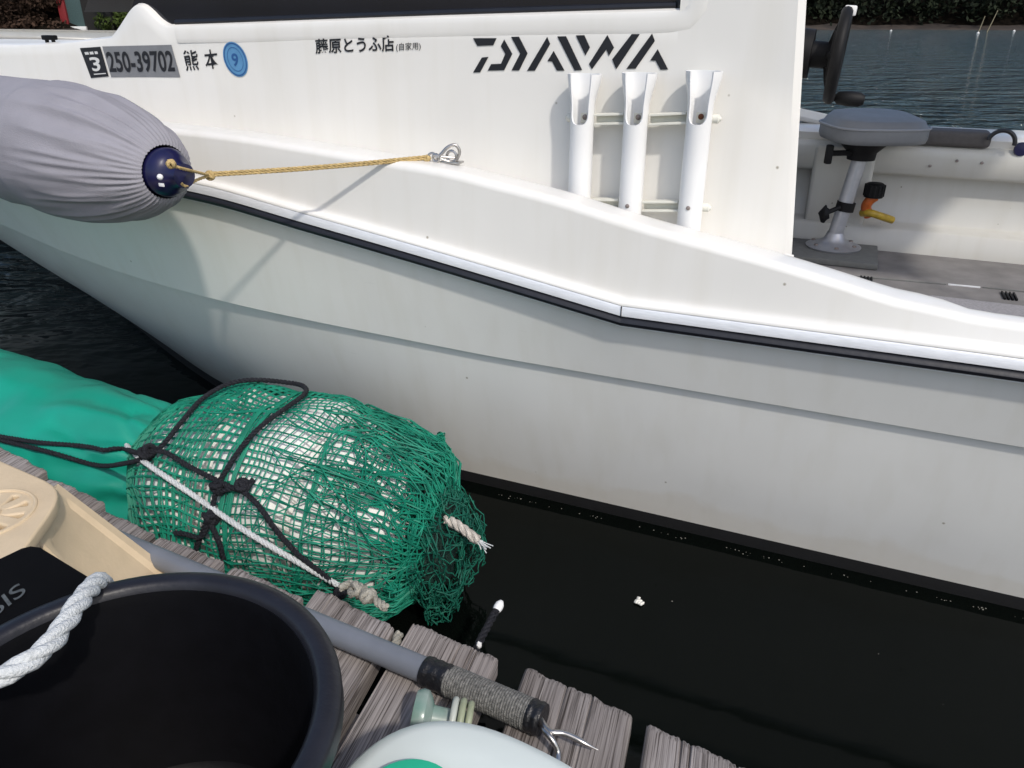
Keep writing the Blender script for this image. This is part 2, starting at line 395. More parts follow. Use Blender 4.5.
# weathered timber: grain runs along PLK
PLK = Vector((-0.28, -0.96, 0)).normalized()
def wood_mat():
    m = bpy.data.materials.new('weathered_timber'); m.use_nodes = True
    N, L = m.node_tree.nodes, m.node_tree.links
    b = N['Principled BSDF']; b.inputs['Roughness'].default_value = 0.9; b.inputs['Specular IOR Level'].default_value = 0.2
    tc = N.new('ShaderNodeTexCoord'); oi = N.new('ShaderNodeObjectInfo')
    rot = N.new('ShaderNodeMapping'); rot.inputs['Rotation'].default_value = (0, 0, -math.atan2(PLK.y, PLK.x))
    L.new(tc.outputs['Object'], rot.inputs[0])
    ad = N.new('ShaderNodeVectorMath'); ad.operation = 'ADD'
    mu = N.new('ShaderNodeVectorMath'); mu.operation = 'SCALE'; mu.inputs[0].default_value = (3.1, 7.7, 1.3)
    L.new(oi.outputs['Random'], mu.inputs['Scale'])
    L.new(rot.outputs[0], ad.inputs[0]); L.new(mu.outputs[0], ad.inputs[1])
    def nz(sc, stretch, det=6, dist=0.0):
        mp = N.new('ShaderNodeMapping'); mp.inputs['Scale'].default_value = stretch
        L.new(ad.outputs[0], mp.inputs[0])
        t = N.new('ShaderNodeTexNoise'); t.inputs['Scale'].default_value = sc; t.inputs['Detail'].default_value = det
        t.inputs['Distortion'].default_value = dist
        L.new(mp.outputs[0], t.inputs['Vector']); return t.outputs['Fac']
    grain = nz(150, (0.03, 1.5, 1.5), 7, 0.3)
    fine = nz(300, (0.025, 1.6, 1.6), 5, 0.2)
    broad = nz(9, (0.5, 1, 1), 4)
    r1 = N.new('ShaderNodeValToRGB')
    e = r1.color_ramp.elements
    e[0].position = 0.30; e[0].color = (0.12, 0.108, 0.102, 1)
    e[1].position = 0.72; e[1].color = (0.40, 0.375, 0.36, 1)
    k = r1.color_ramp.elements.new(0.46); k.color = (0.27, 0.248, 0.238, 1)
    L.new(grain, r1.inputs[0])
    r2 = N.new('ShaderNodeValToRGB')
    r2.color_ramp.elements[0].position = 0.36; r2.color_ramp.elements[0].color = (0.30, 0.28, 0.27, 1)
    r2.color_ramp.elements[1].position = 0.50; r2.color_ramp.elements[1].color = (1, 1, 1, 1)
    L.new(fine, r2.inputs[0])
    r3 = N.new('ShaderNodeValToRGB')
    r3.color_ramp.elements[0].position = 0.3; r3.color_ramp.elements[0].color = (0.74, 0.70, 0.67, 1)
    r3.color_ramp.elements[1].position = 0.7; r3.color_ramp.elements[1].color = (1.1, 1.08, 1.08, 1)
    L.new(broad, r3.inputs[0])
    x = N.new('ShaderNodeMix'); x.data_type = 'RGBA'; x.blend_type = 'MULTIPLY'; x.inputs[0].default_value = 1
    L.new(r1.outputs[0], x.inputs[6]); L.new(r2.outputs[0], x.inputs[7])
    y = N.new('ShaderNodeMix'); y.data_type = 'RGBA'; y.blend_type = 'MULTIPLY'; y.inputs[0].default_value = 1
    L.new(x.outputs[2], y.inputs[6]); L.new(r3.outputs[0], y.inputs[7])
    # tone of each board, and small dark knots
    tn = N.new('ShaderNodeMapRange'); tn.inputs['To Min'].default_value = 0.78; tn.inputs['To Max'].default_value = 1.12
    L.new(oi.outputs['Random'], tn.inputs[0])
    mk = N.new('ShaderNodeMapping'); mk.inputs['Scale'].default_value = (0.6, 1, 1); L.new(ad.outputs[0], mk.inputs[0])
    vo = N.new('ShaderNodeTexVoronoi'); vo.inputs['Scale'].default_value = 13; L.new(mk.outputs[0], vo.inputs['Vector'])
    rk = N.new('ShaderNodeValToRGB'); rk.color_ramp.elements[0].position = 0.035; rk.color_ramp.elements[0].color = (0.35, 0.28, 0.24, 1)
    rk.color_ramp.elements[1].position = 0.075; rk.color_ramp.elements[1].color = (1, 1, 1, 1); L.new(vo.outputs['Distance'], rk.inputs[0])
    y2 = N.new('ShaderNodeMix'); y2.data_type = 'RGBA'; y2.blend_type = 'MULTIPLY'; y2.inputs[0].default_value = 1
    L.new(y.outputs[2], y2.inputs[6]); L.new(rk.outputs[0], y2.inputs[7])
    y3 = N.new('ShaderNodeVectorMath'); y3.operation = 'SCALE'; L.new(y2.outputs[2], y3.inputs[0]); L.new(tn.outputs[0], y3.inputs['Scale'])
    L.new(y3.outputs[0], b.inputs['Base Color'])
    sm = N.new('ShaderNodeMath'); sm.operation = 'MULTIPLY_ADD'; sm.inputs[1].default_value = 0.35; L.new(grain, sm.inputs[0]); L.new(fine, sm.inputs[2])
    bp = N.new('ShaderNodeBump'); bp.inputs['Strength'].default_value = 0.7; bp.inputs['Distance'].default_value = 0.0010
    L.new(sm.outputs[0], bp.inputs['Height']); L.new(bp.outputs[0], b.inputs['Normal'])
    return m
M['wood'] = wood_mat()

def water_mat():
    m = bpy.data.materials.new('sea_water'); m.use_nodes = True
    N, L = m.node_tree.nodes, m.node_tree.links
    b = N['Principled BSDF']
    b.inputs['Base Color'].default_value = (0.002, 0.003, 0.0022, 1)
    b.inputs['Roughness'].default_value = 0.06
    b.inputs['IOR'].default_value = 1.33
    b.inputs['Specular IOR Level'].default_value = 0.25
    tc = N.new('ShaderNodeTexCoord')
    def nz(scale, stretch, det):
        mp = N.new('ShaderNodeMapping'); mp.inputs['Scale'].default_value = stretch
        mp.inputs['Rotation'].default_value = (0, 0, 0.12)
        L.new(tc.outputs['Object'], mp.inputs[0])
        t = N.new('ShaderNodeTexNoise'); t.inputs['Scale'].default_value = scale; t.inputs['Detail'].default_value = det
        t.inputs['Distortion'].default_value = 0.4
        L.new(mp.outputs[0], t.inputs['Vector']); return t.outputs['Fac']
    a = nz(1.7, (0.55, 1.0, 1), 4); c = nz(6.5, (0.6, 1.0, 1), 3)
    # open water is ruffled, the water between boat and dock lies nearly still
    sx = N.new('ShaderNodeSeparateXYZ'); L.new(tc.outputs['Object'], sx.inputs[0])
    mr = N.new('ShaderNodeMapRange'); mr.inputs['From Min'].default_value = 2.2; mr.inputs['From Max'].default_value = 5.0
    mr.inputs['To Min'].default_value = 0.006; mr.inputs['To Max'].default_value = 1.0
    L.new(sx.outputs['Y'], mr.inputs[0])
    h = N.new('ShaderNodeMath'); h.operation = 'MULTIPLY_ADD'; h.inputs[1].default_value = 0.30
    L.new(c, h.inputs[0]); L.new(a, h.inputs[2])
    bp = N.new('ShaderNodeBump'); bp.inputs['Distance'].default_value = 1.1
    cx = N.new('ShaderNodeMix'); cx.data_type = 'RGBA'; cx.inputs[6].default_value = (0.0014, 0.0021, 0.0016, 1); cx.inputs[7].default_value = (0.034, 0.060, 0.064, 1)  # boat's shade painted into the near colour; open water greener and lighter
    ms = N.new('ShaderNodeMapRange'); ms.inputs['To Min'].default_value = 0.2; ms.inputs['To Max'].default_value = 0.75  # reflection also lowered in that painted shade, raised on open water
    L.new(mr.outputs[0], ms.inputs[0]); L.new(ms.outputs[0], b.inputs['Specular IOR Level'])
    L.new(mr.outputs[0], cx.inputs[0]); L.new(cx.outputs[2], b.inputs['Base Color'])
    L.new(mr.outputs[0], bp.inputs['Strength'])
    L.new(h.outputs[0], bp.inputs['Height']); L.new(bp.outputs[0], b.inputs['Normal'])
    return m
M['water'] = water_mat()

# ------------------------------------------------------------------ setting: water, far shore
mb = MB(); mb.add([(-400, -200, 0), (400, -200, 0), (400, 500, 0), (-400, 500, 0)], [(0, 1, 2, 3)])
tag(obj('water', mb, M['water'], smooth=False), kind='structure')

def shoreY(x):                                   # the shore runs from near on the left to far on the right
    return 52 + 6 * math.sin(x * 0.05) - 3 * sstep(8, -12, x) + 1.2 * math.sin(x * 0.31) + 0.5 * mnoise.noise(Vector((x * 0.7, 0, 0)))
rows = []; rows2 = []
for i in range(121):
    x = -70 + 180 * i / 120
    y0 = shoreY(x)
    rows.append([Vector((x, y0 + d, z + 0.12 * mnoise.noise(Vector((x * 0.8, d, 3))) * (d > 0))) for d, z in ((-2.0, -0.4), (0.0, 0.01), (1.2, 0.14), (2.6, 0.45))])
    rows2.append([Vector((x, y0 + 1.6 + d, 0.16 + d * 0.45 + 1.2 * mnoise.noise(Vector((x * 0.12, d * 0.1, 1))) * min(1, d / 6))) for d in (0, 3, 8, 15, 24, 40)])
mb = MB(); mb.grid(rows); tag(obj('beach', mb, M['beach']), kind='structure')
mb = MB(); mb.grid(rows2); tag(obj('hillside', mb, M['soil']), kind='structure')

def leaf_clump(mb, c, rx, rz, n, size, rnd):
    for _ in range(n):
        d = Vector((rnd.gauss(0, 1), rnd.gauss(0, 1), rnd.gauss(0, 1))).normalized() * (rnd.random() ** 0.4)
        p = c + Vector((d.x * rx, d.y * rx, d.z * rz))
        a = Vector((rnd.gauss(0, 1), rnd.gauss(0, 1), rnd.gauss(0, 1))).normalized()
        bb = a.cross(Vector((rnd.gauss(0, 1), rnd.gauss(0, 1), rnd.gauss(0, 1)))).normalized()
        sz = size * (0.6 + 0.8 * rnd.random())
        mb.add([p - a * sz, p + bb * sz * 0.55, p + a * sz, p - bb * sz * 0.55], [(0, 1, 2, 3)])
rnd = random.Random(3)
mb = MB()
for _ in range(560):
    x = -60 + 165 * rnd.random(); d = 2.0 + 15 * rnd.random() ** 2.0
    y = shoreY(x) + d + (7 if x < -16 else 0)
    h = 1.6 + 2.6 * rnd.random()
    leaf_clump(mb, Vector((x, y, 0.4 + d * 0.42 + h * 0.42)), 1.5 + rnd.random(), h * 0.8, 190, 0.19, rnd)
tag(obj('woodland', mb, M['leaf'], smooth=False), 'dark evergreen woodland covering the far shore', 'woodland', kind='stuff')

def tree(name, label, base, h, rx, leafm, seed, n=3600, size=0.10):
    r = random.Random(seed)
    t = thing(name, label, 'tree', base)
    b = Vector(base); m = MB()
    m.tube([b + Vector((0, 0, -0.2)), b + Vector((0.05 * h, 0, h * 0.3)), b + Vector((0.02 * h, 0.02, h * 0.75))], [h * 0.05, h * 0.035, h * 0.012], 8)
    for k in range(7):
        a = r.random() * 6.28; z0 = h * (0.25 + 0.4 * r.random())
        m.tube([b + Vector((0.04 * h, 0, z0)), b + Vector((math.cos(a) * rx * 0.4, math.sin(a) * rx * 0.4, z0 + h * 0.12)),
                b + Vector((math.cos(a) * rx * 0.8, math.sin(a) * rx * 0.8, z0 + h * 0.2))], [h * 0.02, h * 0.012, h * 0.005], 6)
    obj('trunk', m, M['bark'], t)
    m = MB()
    for k in range(16):
        a = r.random() * 6.28; q = r.random() ** 0.6
        leaf_clump(m, b + Vector((math.cos(a) * rx * q * 0.8, math.sin(a) * rx * q * 0.8, h * (0.10 + 0.8 * r.random()))), rx * 0.38, h * 0.16, n // 16, size, r)
    obj('crown', m, leafm, t, smooth=False)
def ground_at(x, Y):
    d = Y - shoreY(x) - 2.5
    return 0.52 + max(0, d) * 0.45
for i, (px, Y, h, rx, k, lb) in enumerate((
        (8, 44.6, 2.3, 2.3, 'leafbrown', 'brown leafed tree at the left edge, beyond the bow'),
        (40, 44.9, 2.4, 1.5, 'leafbrown', 'rusty brown tree just left of the red and teal hut'),
        (122, 45, 3.0, 1.3, 'leafgreen', 'yellow green tree behind the pointed white cabin corner'))):
    P = atY(px, 20, Y); tree('shore_tree', lb, (P.x, Y, 0.1), h, rx, M[k], 20 + i)

# hut on the left bank
P = atY(86, 31, 44.8)
hx, hy = P.x, P.y
sh = thing('shore_hut', 'small teal hut with a red door post and dark timber end on the left bank', 'hut', (hx, hy, 0.2))
ex, ey, ez = Vector((1, 0, 0)), Vector((0, 1, 0)), Vector((0, 0, 1))
m = MB(); m.box((hx - 0.35, hy + 0.6, 1.4), (ex, ey, ez), (0.42, 0.6, 1.25), 0.01); obj('wall', m, M['teal'], sh)
m = MB(); m.box((hx + 0.80, hy + 0.6, 1.45), (ex, ey, ez), (0.73, 0.7, 1.35), 0.01); obj('timber_wall', m, M['darkwall'], sh)
m = MB(); m.box((hx - 0.95, hy - 0.05, 1.4), (ex, ey, ez), (0.18, 0.10, 1.3), 0.01); obj('door_post', m, M['redpaint'], sh)
m = MB(); m.box((hx + 0.1, hy + 0.6, 2.86), (ex, ey, ez), (1.6, 0.95, 0.05), 0.01); obj('roof', m, M['darkwall'], sh)
m = MB(); m.box((hx - 0.45, hy - 0.12, 0.32), (ex, ey, ez), (0.6, 0.12, 0.10), 0.01); obj('sill', m, M['buoy'], sh)

# stakes and buoys near the far shore
for (a, b_, Y, lb) in (((985, 16), (978, 33), 40, 'pale bamboo stake leaning right near the far shore, left of a pair'),
                       ((998, 10), (987, 32), 42, 'taller pale bamboo stake near the far shore, right of a pair')):
    p0 = atz(b_[0], b_[1], 0.0); p1 = atY(a[0], a[1], p0.y)
    m = MB(); m.tube([p0 - (p1 - p0) * 0.4, p0.lerp(p1, 0.5) + Vector((0.01, 0, 0)), p1], [0.032, 0.028, 0.02], 7)
    tag(obj('mooring_stake', m, M['bamboo']), lb, 'stake', 'stakes standing off the far shore')
for (px, py, r, lb) in ((978, 33.5, 0.065, 'white float bobbing at the foot of the left stake'),
                        (891, 31, 0.055, 'lone white float near the far shore, left of the stakes'),
                        (1014, 31.5, 0.065, 'white float near the far shore at the right edge')):
    p = atz(px, py, 0.0)
    m = MB(); m.ball(p + Vector((0, 0, r * 0.3)), r, 14, 9, (1.3, 1, 0.9)); m.torus(p + Vector((0, 0, r * 1.4)), (0, 1, 0), r * 0.25, r * 0.08)
    tag(obj('float_buoy', m, M['buoy']), lb, 'buoy', 'white floats near the far shore')

# ------------------------------------------------------------------ the boat
CEN = 1.12                                             # inboard offset of the boat's centre line
wl = pchip([(-2, 0.015), (0, 0), (0.76, 0.0), (1.2, 0.052), (1.711, 0.173), (1.834, 0.219), (2.488, 0.522), (3.0, 0.78), (3.421, 0.96), (3.85, CEN)])
kn = pchip([(-2, -0.102), (0.8, -0.102), (1.2, -0.096), (1.6, -0.076), (2.0, -0.035), (2.5, 0.05), (3, 0.18), (3.5, 0.34), (4, 0.62), (4.5, 0.97), (4.7, CEN)])
rl = pchip([(-2, -0.14), (1.0, -0.14), (1.6, -0.137), (2.0, -0.125), (2.5, -0.075), (3, 0.04), (3.5, 0.24), (4, 0.50), (4.5, 0.85), (4.85, CEN)])
def fcs(s, base=0.05): return base + (rl(s) + 0.14)
def solve(pts, fn, d=0.0):
    out = []
    for x, y in pts:
        s = 1.0
        for _ in range(30):
            s = loc(ato(x, y, fn(s) + d))[0]
        P = ato(x, y, fn(s) + d); out.append((s, P.z))
    return sorted(out)
kz = pchip([(-2.0, 0.385)] + solve([(10, 228), (60, 250), (120, 272), (180, 290), (256, 309), (400, 338.5), (512, 360), (768, 403.7), (1024, 447.5)], kn) + [(3.2, 0.60), (4.7, 0.80)])
_zl = pchip(solve([(621.5, 306.6), (508, 273), (394, 239.8), (298, 212.6), (203.5, 186)], rl, -0.0165) + [(2.2, 0.80), (3.2, 0.90), (4.85, 1.0)])
_zrt = pchip([(-2.0, 0.585)] + solve([(621.5, 306.6), (792, 329.3), (905, 344), (1019, 359)], rl, -0.0165))
SK = loc(ato(621.5, 306.6, -0.1565))[0]               # the rail kinks here
def zr(s): return _zl(s) if s > SK else _zrt(s)
zc = pchip([(-2.0, 0.63)] + solve([(1024, 318), (980, 312), (935, 302)], rl, 0.042) + solve([(175, 123), (240, 130), (320, 142), (400, 155), (450, 163), (512, 178), (560, 190), (640, 215), (788, 256), (850, 275), (895, 289)], rl, 0.07) + [(2.2, 0.90), (3.2, 0.97), (4.85, 1.06)])
ztop = solve([(0, 44), (60, 42), (108, 36)], fcs)
print('KZ', [round(kz(s), 3) for s in (-0.5, 0.5, 1, 1.5, 2, 2.5)], 'ZR', [round(zr(s), 3) for s in (-0.5, 0.3, 0.6, 1, 1.5, 2)],
      'ZC', [round(zc(s), 3) for s in (-0.5, 0, 0.5, 1, 1.5)], 'top', ztop)

S0 = -1.75
ss = sorted([S0 + (4.85 - S0) * i / 170 for i in range(171)] + [SK - 0.004, SK, SK + 0.004])
def mir(off): return 2 * CEN - off
boat = thing('fishing_boat', 'white motor fishing boat moored alongside the dock with cabin, black rub rail and lettering', 'boat', B(1.0, CEN, 0))

FARSIDE = [False]
def loft(name, prof, m, parent, srange=None, both=True, sharp=40):
    g = MB()
    for sgn in ((0, 1) if both else (0,)):
        rows = []
        FARSIDE[0] = bool(sgn)
        for s in (srange or ss):
            rows.append([B(s, (mir(min(o, CEN)) if sgn else (min(o, CEN) if both else o)), z) for o, z in prof(s)])
        g.grid(rows, flip=bool(sgn))
    return obj(name, g, m, parent, sharp)
WB = 0.032                                              # top of the black boot stripe
def lower(s):
    k = kn(s); wz = wl(s); a = kz(s) - 0.006
    o0 = k + 0.011
    def at(t):
        z = lerp(a, WB, t); o = lerp(o0, wz, t)
        return (o - 0.035 * math.sin(math.pi * t) * (0.15 + sstep(1.0, 3.0, s)), z)
    return [at(t / 10) for t in range(11)]
def upper(s):
    k = kn(s); r = rl(s); a = kz(s); b_ = zr(s) - 0.041
    pts = [(k + 0.011, a - 0.006), (k, a)]
    for t in range(1, 7):
        q = t / 6
        pts.append((lerp(k, r, q), lerp(a, b_, q)))
    return pts
hull = loft('hull', lower, M['hull'], boat)
loft('topside', upper, M['hull'], boat, sharp=25)
loft('boot_stripe', lambda s: [(wl(s) - 0.0, WB), (wl(s) + 0.004, -0.01), (wl(s) + 0.02, -0.06), (min(CEN, wl(s) + 0.3), -0.18), (CEN, -0.28)], M['antifoul'], boat)
# thin scum line where the stripe meets the water
loft('rail_trim', lambda s: [(rl(s) - 0.010, zr(s) - 0.0205), (rl(s) - 0.0165, zr(s) - 0.0195), (rl(s) - 0.0165, zr(s) - 0.003), (rl(s) - 0.0145, zr(s)), (rl(s) + 0.0, zr(s) + 0.0005)], M['alu'], boat)
loft('rub_rail', lambda s: [(rl(s) + 0.002, zr(s) - 0.041), (rl(s) - 0.014, zr(s) - 0.040), (rl(s) - 0.020, zr(s) - 0.037), (rl(s) - 0.022, zr(s) - 0.031), (rl(s) - 0.019, zr(s) - 0.025), (rl(s) - 0.0125, zr(s) - 0.0215), (rl(s), zr(s) - 0.0212)], M['black_rubber'], boat)
loft('lower_trim', lambda s: [(rl(s) + 0.003, zr(s) - 0.0465), (rl(s) - 0.005, zr(s) - 0.0457), (rl(s) - 0.005, zr(s) - 0.0420), (rl(s) + 0.002, zr(s) - 0.0418)], M['alu'], boat)
g = MB(); g.box(B(SK, rl(SK) - 0.0155, zr(SK) - 0.0105), (SA, NI, Vector((0, 0, 1))), (0.0009, 0.0022, 0.0105)); obj('rail_joint', g, M['antifoul'], boat)
def cw(s): return 0.07 - 0.028 * sstep(-0.17, -0.25, s)        # width of the flat crest: it narrows beside the cockpit
def bulw(s):
    r, a, c = rl(s), zr(s) + 0.001, zc(s)
    if FARSIDE[0]: c = min(c, 0.662 + 0.24 * sstep(1.5, 2.4, s)); a = min(a, c - 0.045)
    e = r + 0.008
    top = [(r - 0.0155, a), (r - 0.0155, a + 0.004), (r - 0.0135, a + 0.006), (r - 0.009, a + 0.0075), (r - 0.004, a + 0.0085),
           (r - 0.001, a + 0.0105), (r + 0.0005, a + 0.015)]
    z1 = max(a + 0.02, c - 0.013)
    for t in (0.03, 0.10, 0.5, 0.9, 0.97, 1.0): top.append((lerp(r + 0.001, e, t), lerp(a + 0.015, z1, t)))
    top += [(e + 0.0025, c - 0.008), (e + 0.007, c - 0.0035), (e + 0.012, c - 0.0012), (e + 0.018, c - 0.0006), (lerp(e + 0.018, r + cw(s), .5), c), (r + cw(s), c), (r + cw(s) + 0.012, c - 0.002), (r + cw(s) + 0.02, c - 0.010)]
    return top
loft('bulwark', bulw, M['gel'], boat, sharp=50)
SAFT = loc(ato(795, 255, 0.05))[0] + 0.022                                            # after face of the cabin
sf = [SAFT - 0.02 + (4.6 - SAFT) * i / 110 for i in range(111)]
loft('side_deck', lambda s: [(rl(s) + cw(s) + 0.02, zc(s) - 0.010), (rl(s) + cw(s) + 0.026, zc(s) - 0.045), (rl(s) + cw(s) + 0.036, zc(s) - 0.052), (fcs(s) - 0.012, zc(s) - 0.052), (fcs(s) - 0.003, zc(s) - 0.046), (fcs(s) + 0.004, zc(s) - 0.03)], M['gel'], boat, sf)
# transom
m = MB()
tp = [B(S0, o, z) for o, z in lower(S0)[::-1]] + [B(S0, o, z) for o, z in upper(S0)[2:]]
tq = [B(S0, mir(o), z) for o, z in lower(S0)[::-1]] + [B(S0, mir(o), z) for o, z in upper(S0)[2:]]
m.grid([tp, tq]); obj('transom', m, M['hull'], boat)

FARIN = 0.30                                           # walkway on the far side of the cabin
# cabin and raised forward side: one moulding with the window opening left out
CO = 0.05
hump = solve([(108, 36), (115, 27), (123, 15), (128, 8), (135, 3), (141, 5), (148, 11), (156, 19), (165, 25)], lambda s: CO)
sill = solve([(170, 24.5), (300, 20), (430, 15.5), (560, 11.5), (680, 8)], lambda s: CO)
hs0, hs1 = hump[0][0], hump[-1][0]
sW = sill[0][0]
fsill = pchip(sorted(sill)); fhump = pchip(hump); ftop = pchip([(ztop[0][0], ztop[0][1])] + [(ztop[1][0], ztop[1][1]), (ztop[2][0], ztop[2][1])] + [(3.2, ztop[2][1] - 0.01), (4.6, 1.03)])
print('hump', hump, 'sill', sill)
def side_top(s):
    if s > hs1: return ftop(s)
    if s > hs0: return fhump(s)
    return fsill(s)
def aft_s(z): return loc(ato(795, 255, CO))[0] + (z - 0.6) * 0.095
PIL = sW                                               # aft end of the window
def rowpts(s, aft=None):
    t = side_top(s); zb = zc(s) - 0.07; pts = []
    o = fcs(s, CO)
    for k in range(9):
        z = lerp(zb, t - 0.010, k / 8); pts.append(B(aft_s(z) if aft else s, o - (0.012 * sstep(2, 3.5, s)) * (k / 8), z))
    pts.append(B(s, o + 0.003, t - 0.004)); pts.append(B(s, o + 0.012, t)); pts.append(B(s, o + 0.03, t + 0.001))
    return pts
fs_ = sorted(set([PIL + (hs0 - PIL) * i / 12 for i in range(13)] + [hs0 + (hs1 - hs0) * i / 18 for i in range(19)] + [hs1 + (4.6 - hs1) * (i / 40) for i in range(1, 41)]))
g = MB(); g.grid([rowpts(s) for s in fs_]); 
rows = []
for s in fs_:
    r_ = []
    for q in rowpts(s):
        a, b_, c = loc(q); r_.append(B(a, mir(b_) - FARIN * sstep(2.0, 1.5, s), c))
    rows.append(r_)
g.grid(rows, flip=True)
# aft pillar, full height, and the band over the window
ROOF = 1.78
for mirr in (0, 1):
    rows = []
    for q in (0.0, 0.06, 0.5, 1.0):
        rw = []
        for k in range(15):
            z = lerp(0.55, ROOF, k / 14)
            s = lerp(aft_s(z) + (0.14 if mirr else 0), PIL + (0.14 if mirr else 0), q)
            o = CO + (0.010 if q == 0 else (0.0))
            rw.append(B(s, mir(o) - FARIN if mirr else o, z))
        rows.append(rw)
    g.grid(rows)
    rows = [[B(lerp(PIL, 1.35, q), mir(CO) - FARIN if mirr else CO, z) for z in (1.62, ROOF)] for q in (0, 1)]
    g.grid(rows)
# after bulkhead
g.grid([[B(aft_s(z) + 0.012 + 0.128 * q, lerp(CO + 0.012, mir(CO + 0.012) - FARIN, q), z) for z in (0.2, 0.7, 1.2, ROOF)] for q in (0, .3, .7, 1)])
cab = obj('cabin', g, M['gel'], boat, sharp=35)
# foredeck between the raised sides
g = MB()
fd = [s for s in fs_ if s >= hs1 - 0.02]
g.grid([[B(s, lerp(fcs(s) + 0.03, mir(fcs(s) + 0.03), k / 6), side_top(max(s, hs1)) - 0.035 - 0.01 * (1 - math.sin(math.pi * k / 6))) for k in range(7)] for s in fd])
obj('foredeck', g, M['gel'], boat)
# roof
g = MB(); g.box(B(0.80, CEN - 0.15, ROOF + 0.03), (SA, NI, Vector((0, 0, 1))), (0.60, 0.90, 0.03), 0.012); obj('roof', g, M['gel'], cab)
# windows
def window(mirr):
    g = MB()
    ro = CO + 0.022
    lo = [(s, side_top(s) - 0.012) for s in [lerp(PIL - 0.005, hs0, i / 10) for i in range(11)]]
    lo += [(lerp(hs0, hs0 + 0.16, i / 6), fhump(lerp(hs0, hs0 + 0.16, i / 6)) - 0.02) for i in range(1, 7)]
    rows = []
    for s, z in lo:
        rows.append([B(s - (k / 4) * max(0, s - 1.2) * 0.75, mir(ro) - FARIN if mirr else ro, lerp(z, 1.63, k / 4)) for k in range(5)])
    g.grid(rows, flip=bool(mirr)); return g
wo = obj('window', window(0), M['glass'], cab)
obj('window', window(1), M['glass'], cab)
g = MB()
g.tube([B(lerp(PIL + 0.01, hs0 - 0.02, i / 20), CO + 0.018, fsill(lerp(PIL + 0.01, hs0 - 0.02, i / 20)) + 0.004) for i in range(21)], 0.0075, 8)
g.tube([B(PIL + 0.004, CO + 0.018, z) for z in (fsill(PIL) - 0.002, 1.3, 1.62)], 0.0075, 8)
obj('gasket', g, M['black_rubber'], wo)
# windscreen
g = MB(); g.grid([[B(lerp(1.86, 1.36, k / 4), o, lerp(1.10, 1.75, k / 4)) for k in range(5)] for o in (CO + 0.03, CEN, mir(CO + 0.03) - FARIN)]); obj('windscreen', g, M['glass'], cab)
# raised moulding below and aft of the window
def ridge(path, wd, dp):
    g = MB(); T, N, Bn = frames(path)
    for i in range(1): pass
    rows = []
    for i, p in enumerate(path):
        side = T[i].cross(-NI).normalized()
        rows.append([p + side * (wd * a) - NI * (dp * h) for a, h in ((-1, -0.5), (-0.8, 0.35), (-0.45, 0.85), (0, 1), (0.45, 0.85), (0.8, 0.35), (1, -0.5))])
    return g.grid(rows)
PR = loc(ato(699, 10, CO))[0]
path = catmull([B(hs0 - 0.03, CO, fsill(hs0 - 0.03) - 0.022)] + [B(lerp(hs0 - 0.03, PR + 0.05, i / 6), CO, fsill(lerp(hs0 - 0.03, PR + 0.05, i / 6)) - 0.024) for i in range(1, 7)]
               + [B(PR + 0.012, CO, fsill(PR) - 0.010), B(PR, CO, fsill(PR) + 0.03), B(PR, CO, 1.3), B(PR, CO, 1.64)], 0.02)
obj('window_surround', ridge(path, 0.019, 0.0016), M['gel'], cab, sharp=70)
# cleat on the raised edge
P = ato(50, 40, 0.09)
g = MB(); g.box(P + Vector((0, 0, 0.006)), (SA, NI, Vector((0, 0, 1))), (0.022, 0.008, 0.006), 0.003)
g.tube([P + SA * 0.012 - Vector((0, 0, .012)), P + SA * 0.012 + Vector((0, 0, .005))], 0.005, 8); g.tube([P - SA * 0.012 - Vector((0, 0, .012)), P - SA * 0.012 + Vector((0, 0, .005))], 0.005, 8)
obj('cleat', g, M['black'], boat)

# ---- lettering on the cabin side (vinyl film, a fraction of a millimetre thick)
def sq(x, y, d):                                       # pixel -> point on the cabin side, d proud of it
    s, o, z = loc(ato(x, y, CO)); return B(s, fcs(s, CO) - d, z)
def decal_poly(name, loops, m, parent, d=0.0015):
    g = MB()
    for L in loops:
        vs, fs = flat2d([[(p[0], -p[1]) for p in L]])
        g.add([sq(v.x, -v.y, d) for v in vs], fs)
    return obj(name, g, m, parent, smooth=False)
def decal_text(name, txt, quad, m, parent, d=0.0015, off=0.0, g=None):   # quad: tl, tr, br, bl pixels of the text's bounding box
    vs, fs = glyphs(txt, off); g = MB()
    tl, tr, br, bl = [Vector((q[0], q[1])) for q in quad]
    pts = []
    for x, y in vs:
        a = tl.lerp(tr, x); b_ = bl.lerp(br, x); p = b_.lerp(a, y)
        pts.append(sq(p.x, p.y, d))
    g.add(pts, fs)
    return obj(name, g, m, parent, smooth=False)
Z6 = lambda L: [(460 + x / 4.6545, 25 + y / 4.6545) for x, y in L]
daiwa = [
    [(62, 61), (172, 61), (156, 94), (82, 97)], [(103, 151), (134, 148), (95, 220), (62, 221)],
    [(207, 67), (245, 134), (207, 210), (130, 212), (146, 182), (192, 180), (212, 134), (191, 98)],
    [(239, 55), (276, 54), (316, 132), (277, 211), (241, 211), (281, 133)],
    [(407, 55), (421, 88), (350, 212), (313, 213)], [(437, 120), (488, 212), (452, 212), (430, 170), (408, 168)],
    [(454, 53), (495, 52), (570, 210), (534, 211)], [(540, 48), (580, 47), (606, 104), (585, 142)],
    [(687, 46), (718, 105), (694, 144), (682, 114), (615, 206), (601, 182)],
    [(800, 42), (838, 42), (728, 206), (709, 160)], [(895, 39), (908, 74), (818, 203), (775, 204)],
    [(921, 112), (970, 207), (934, 208), (911, 166), (886, 165)]]
decal_poly('brand_lettering', [Z6(L) for L in daiwa], M['decal_black'], cab)
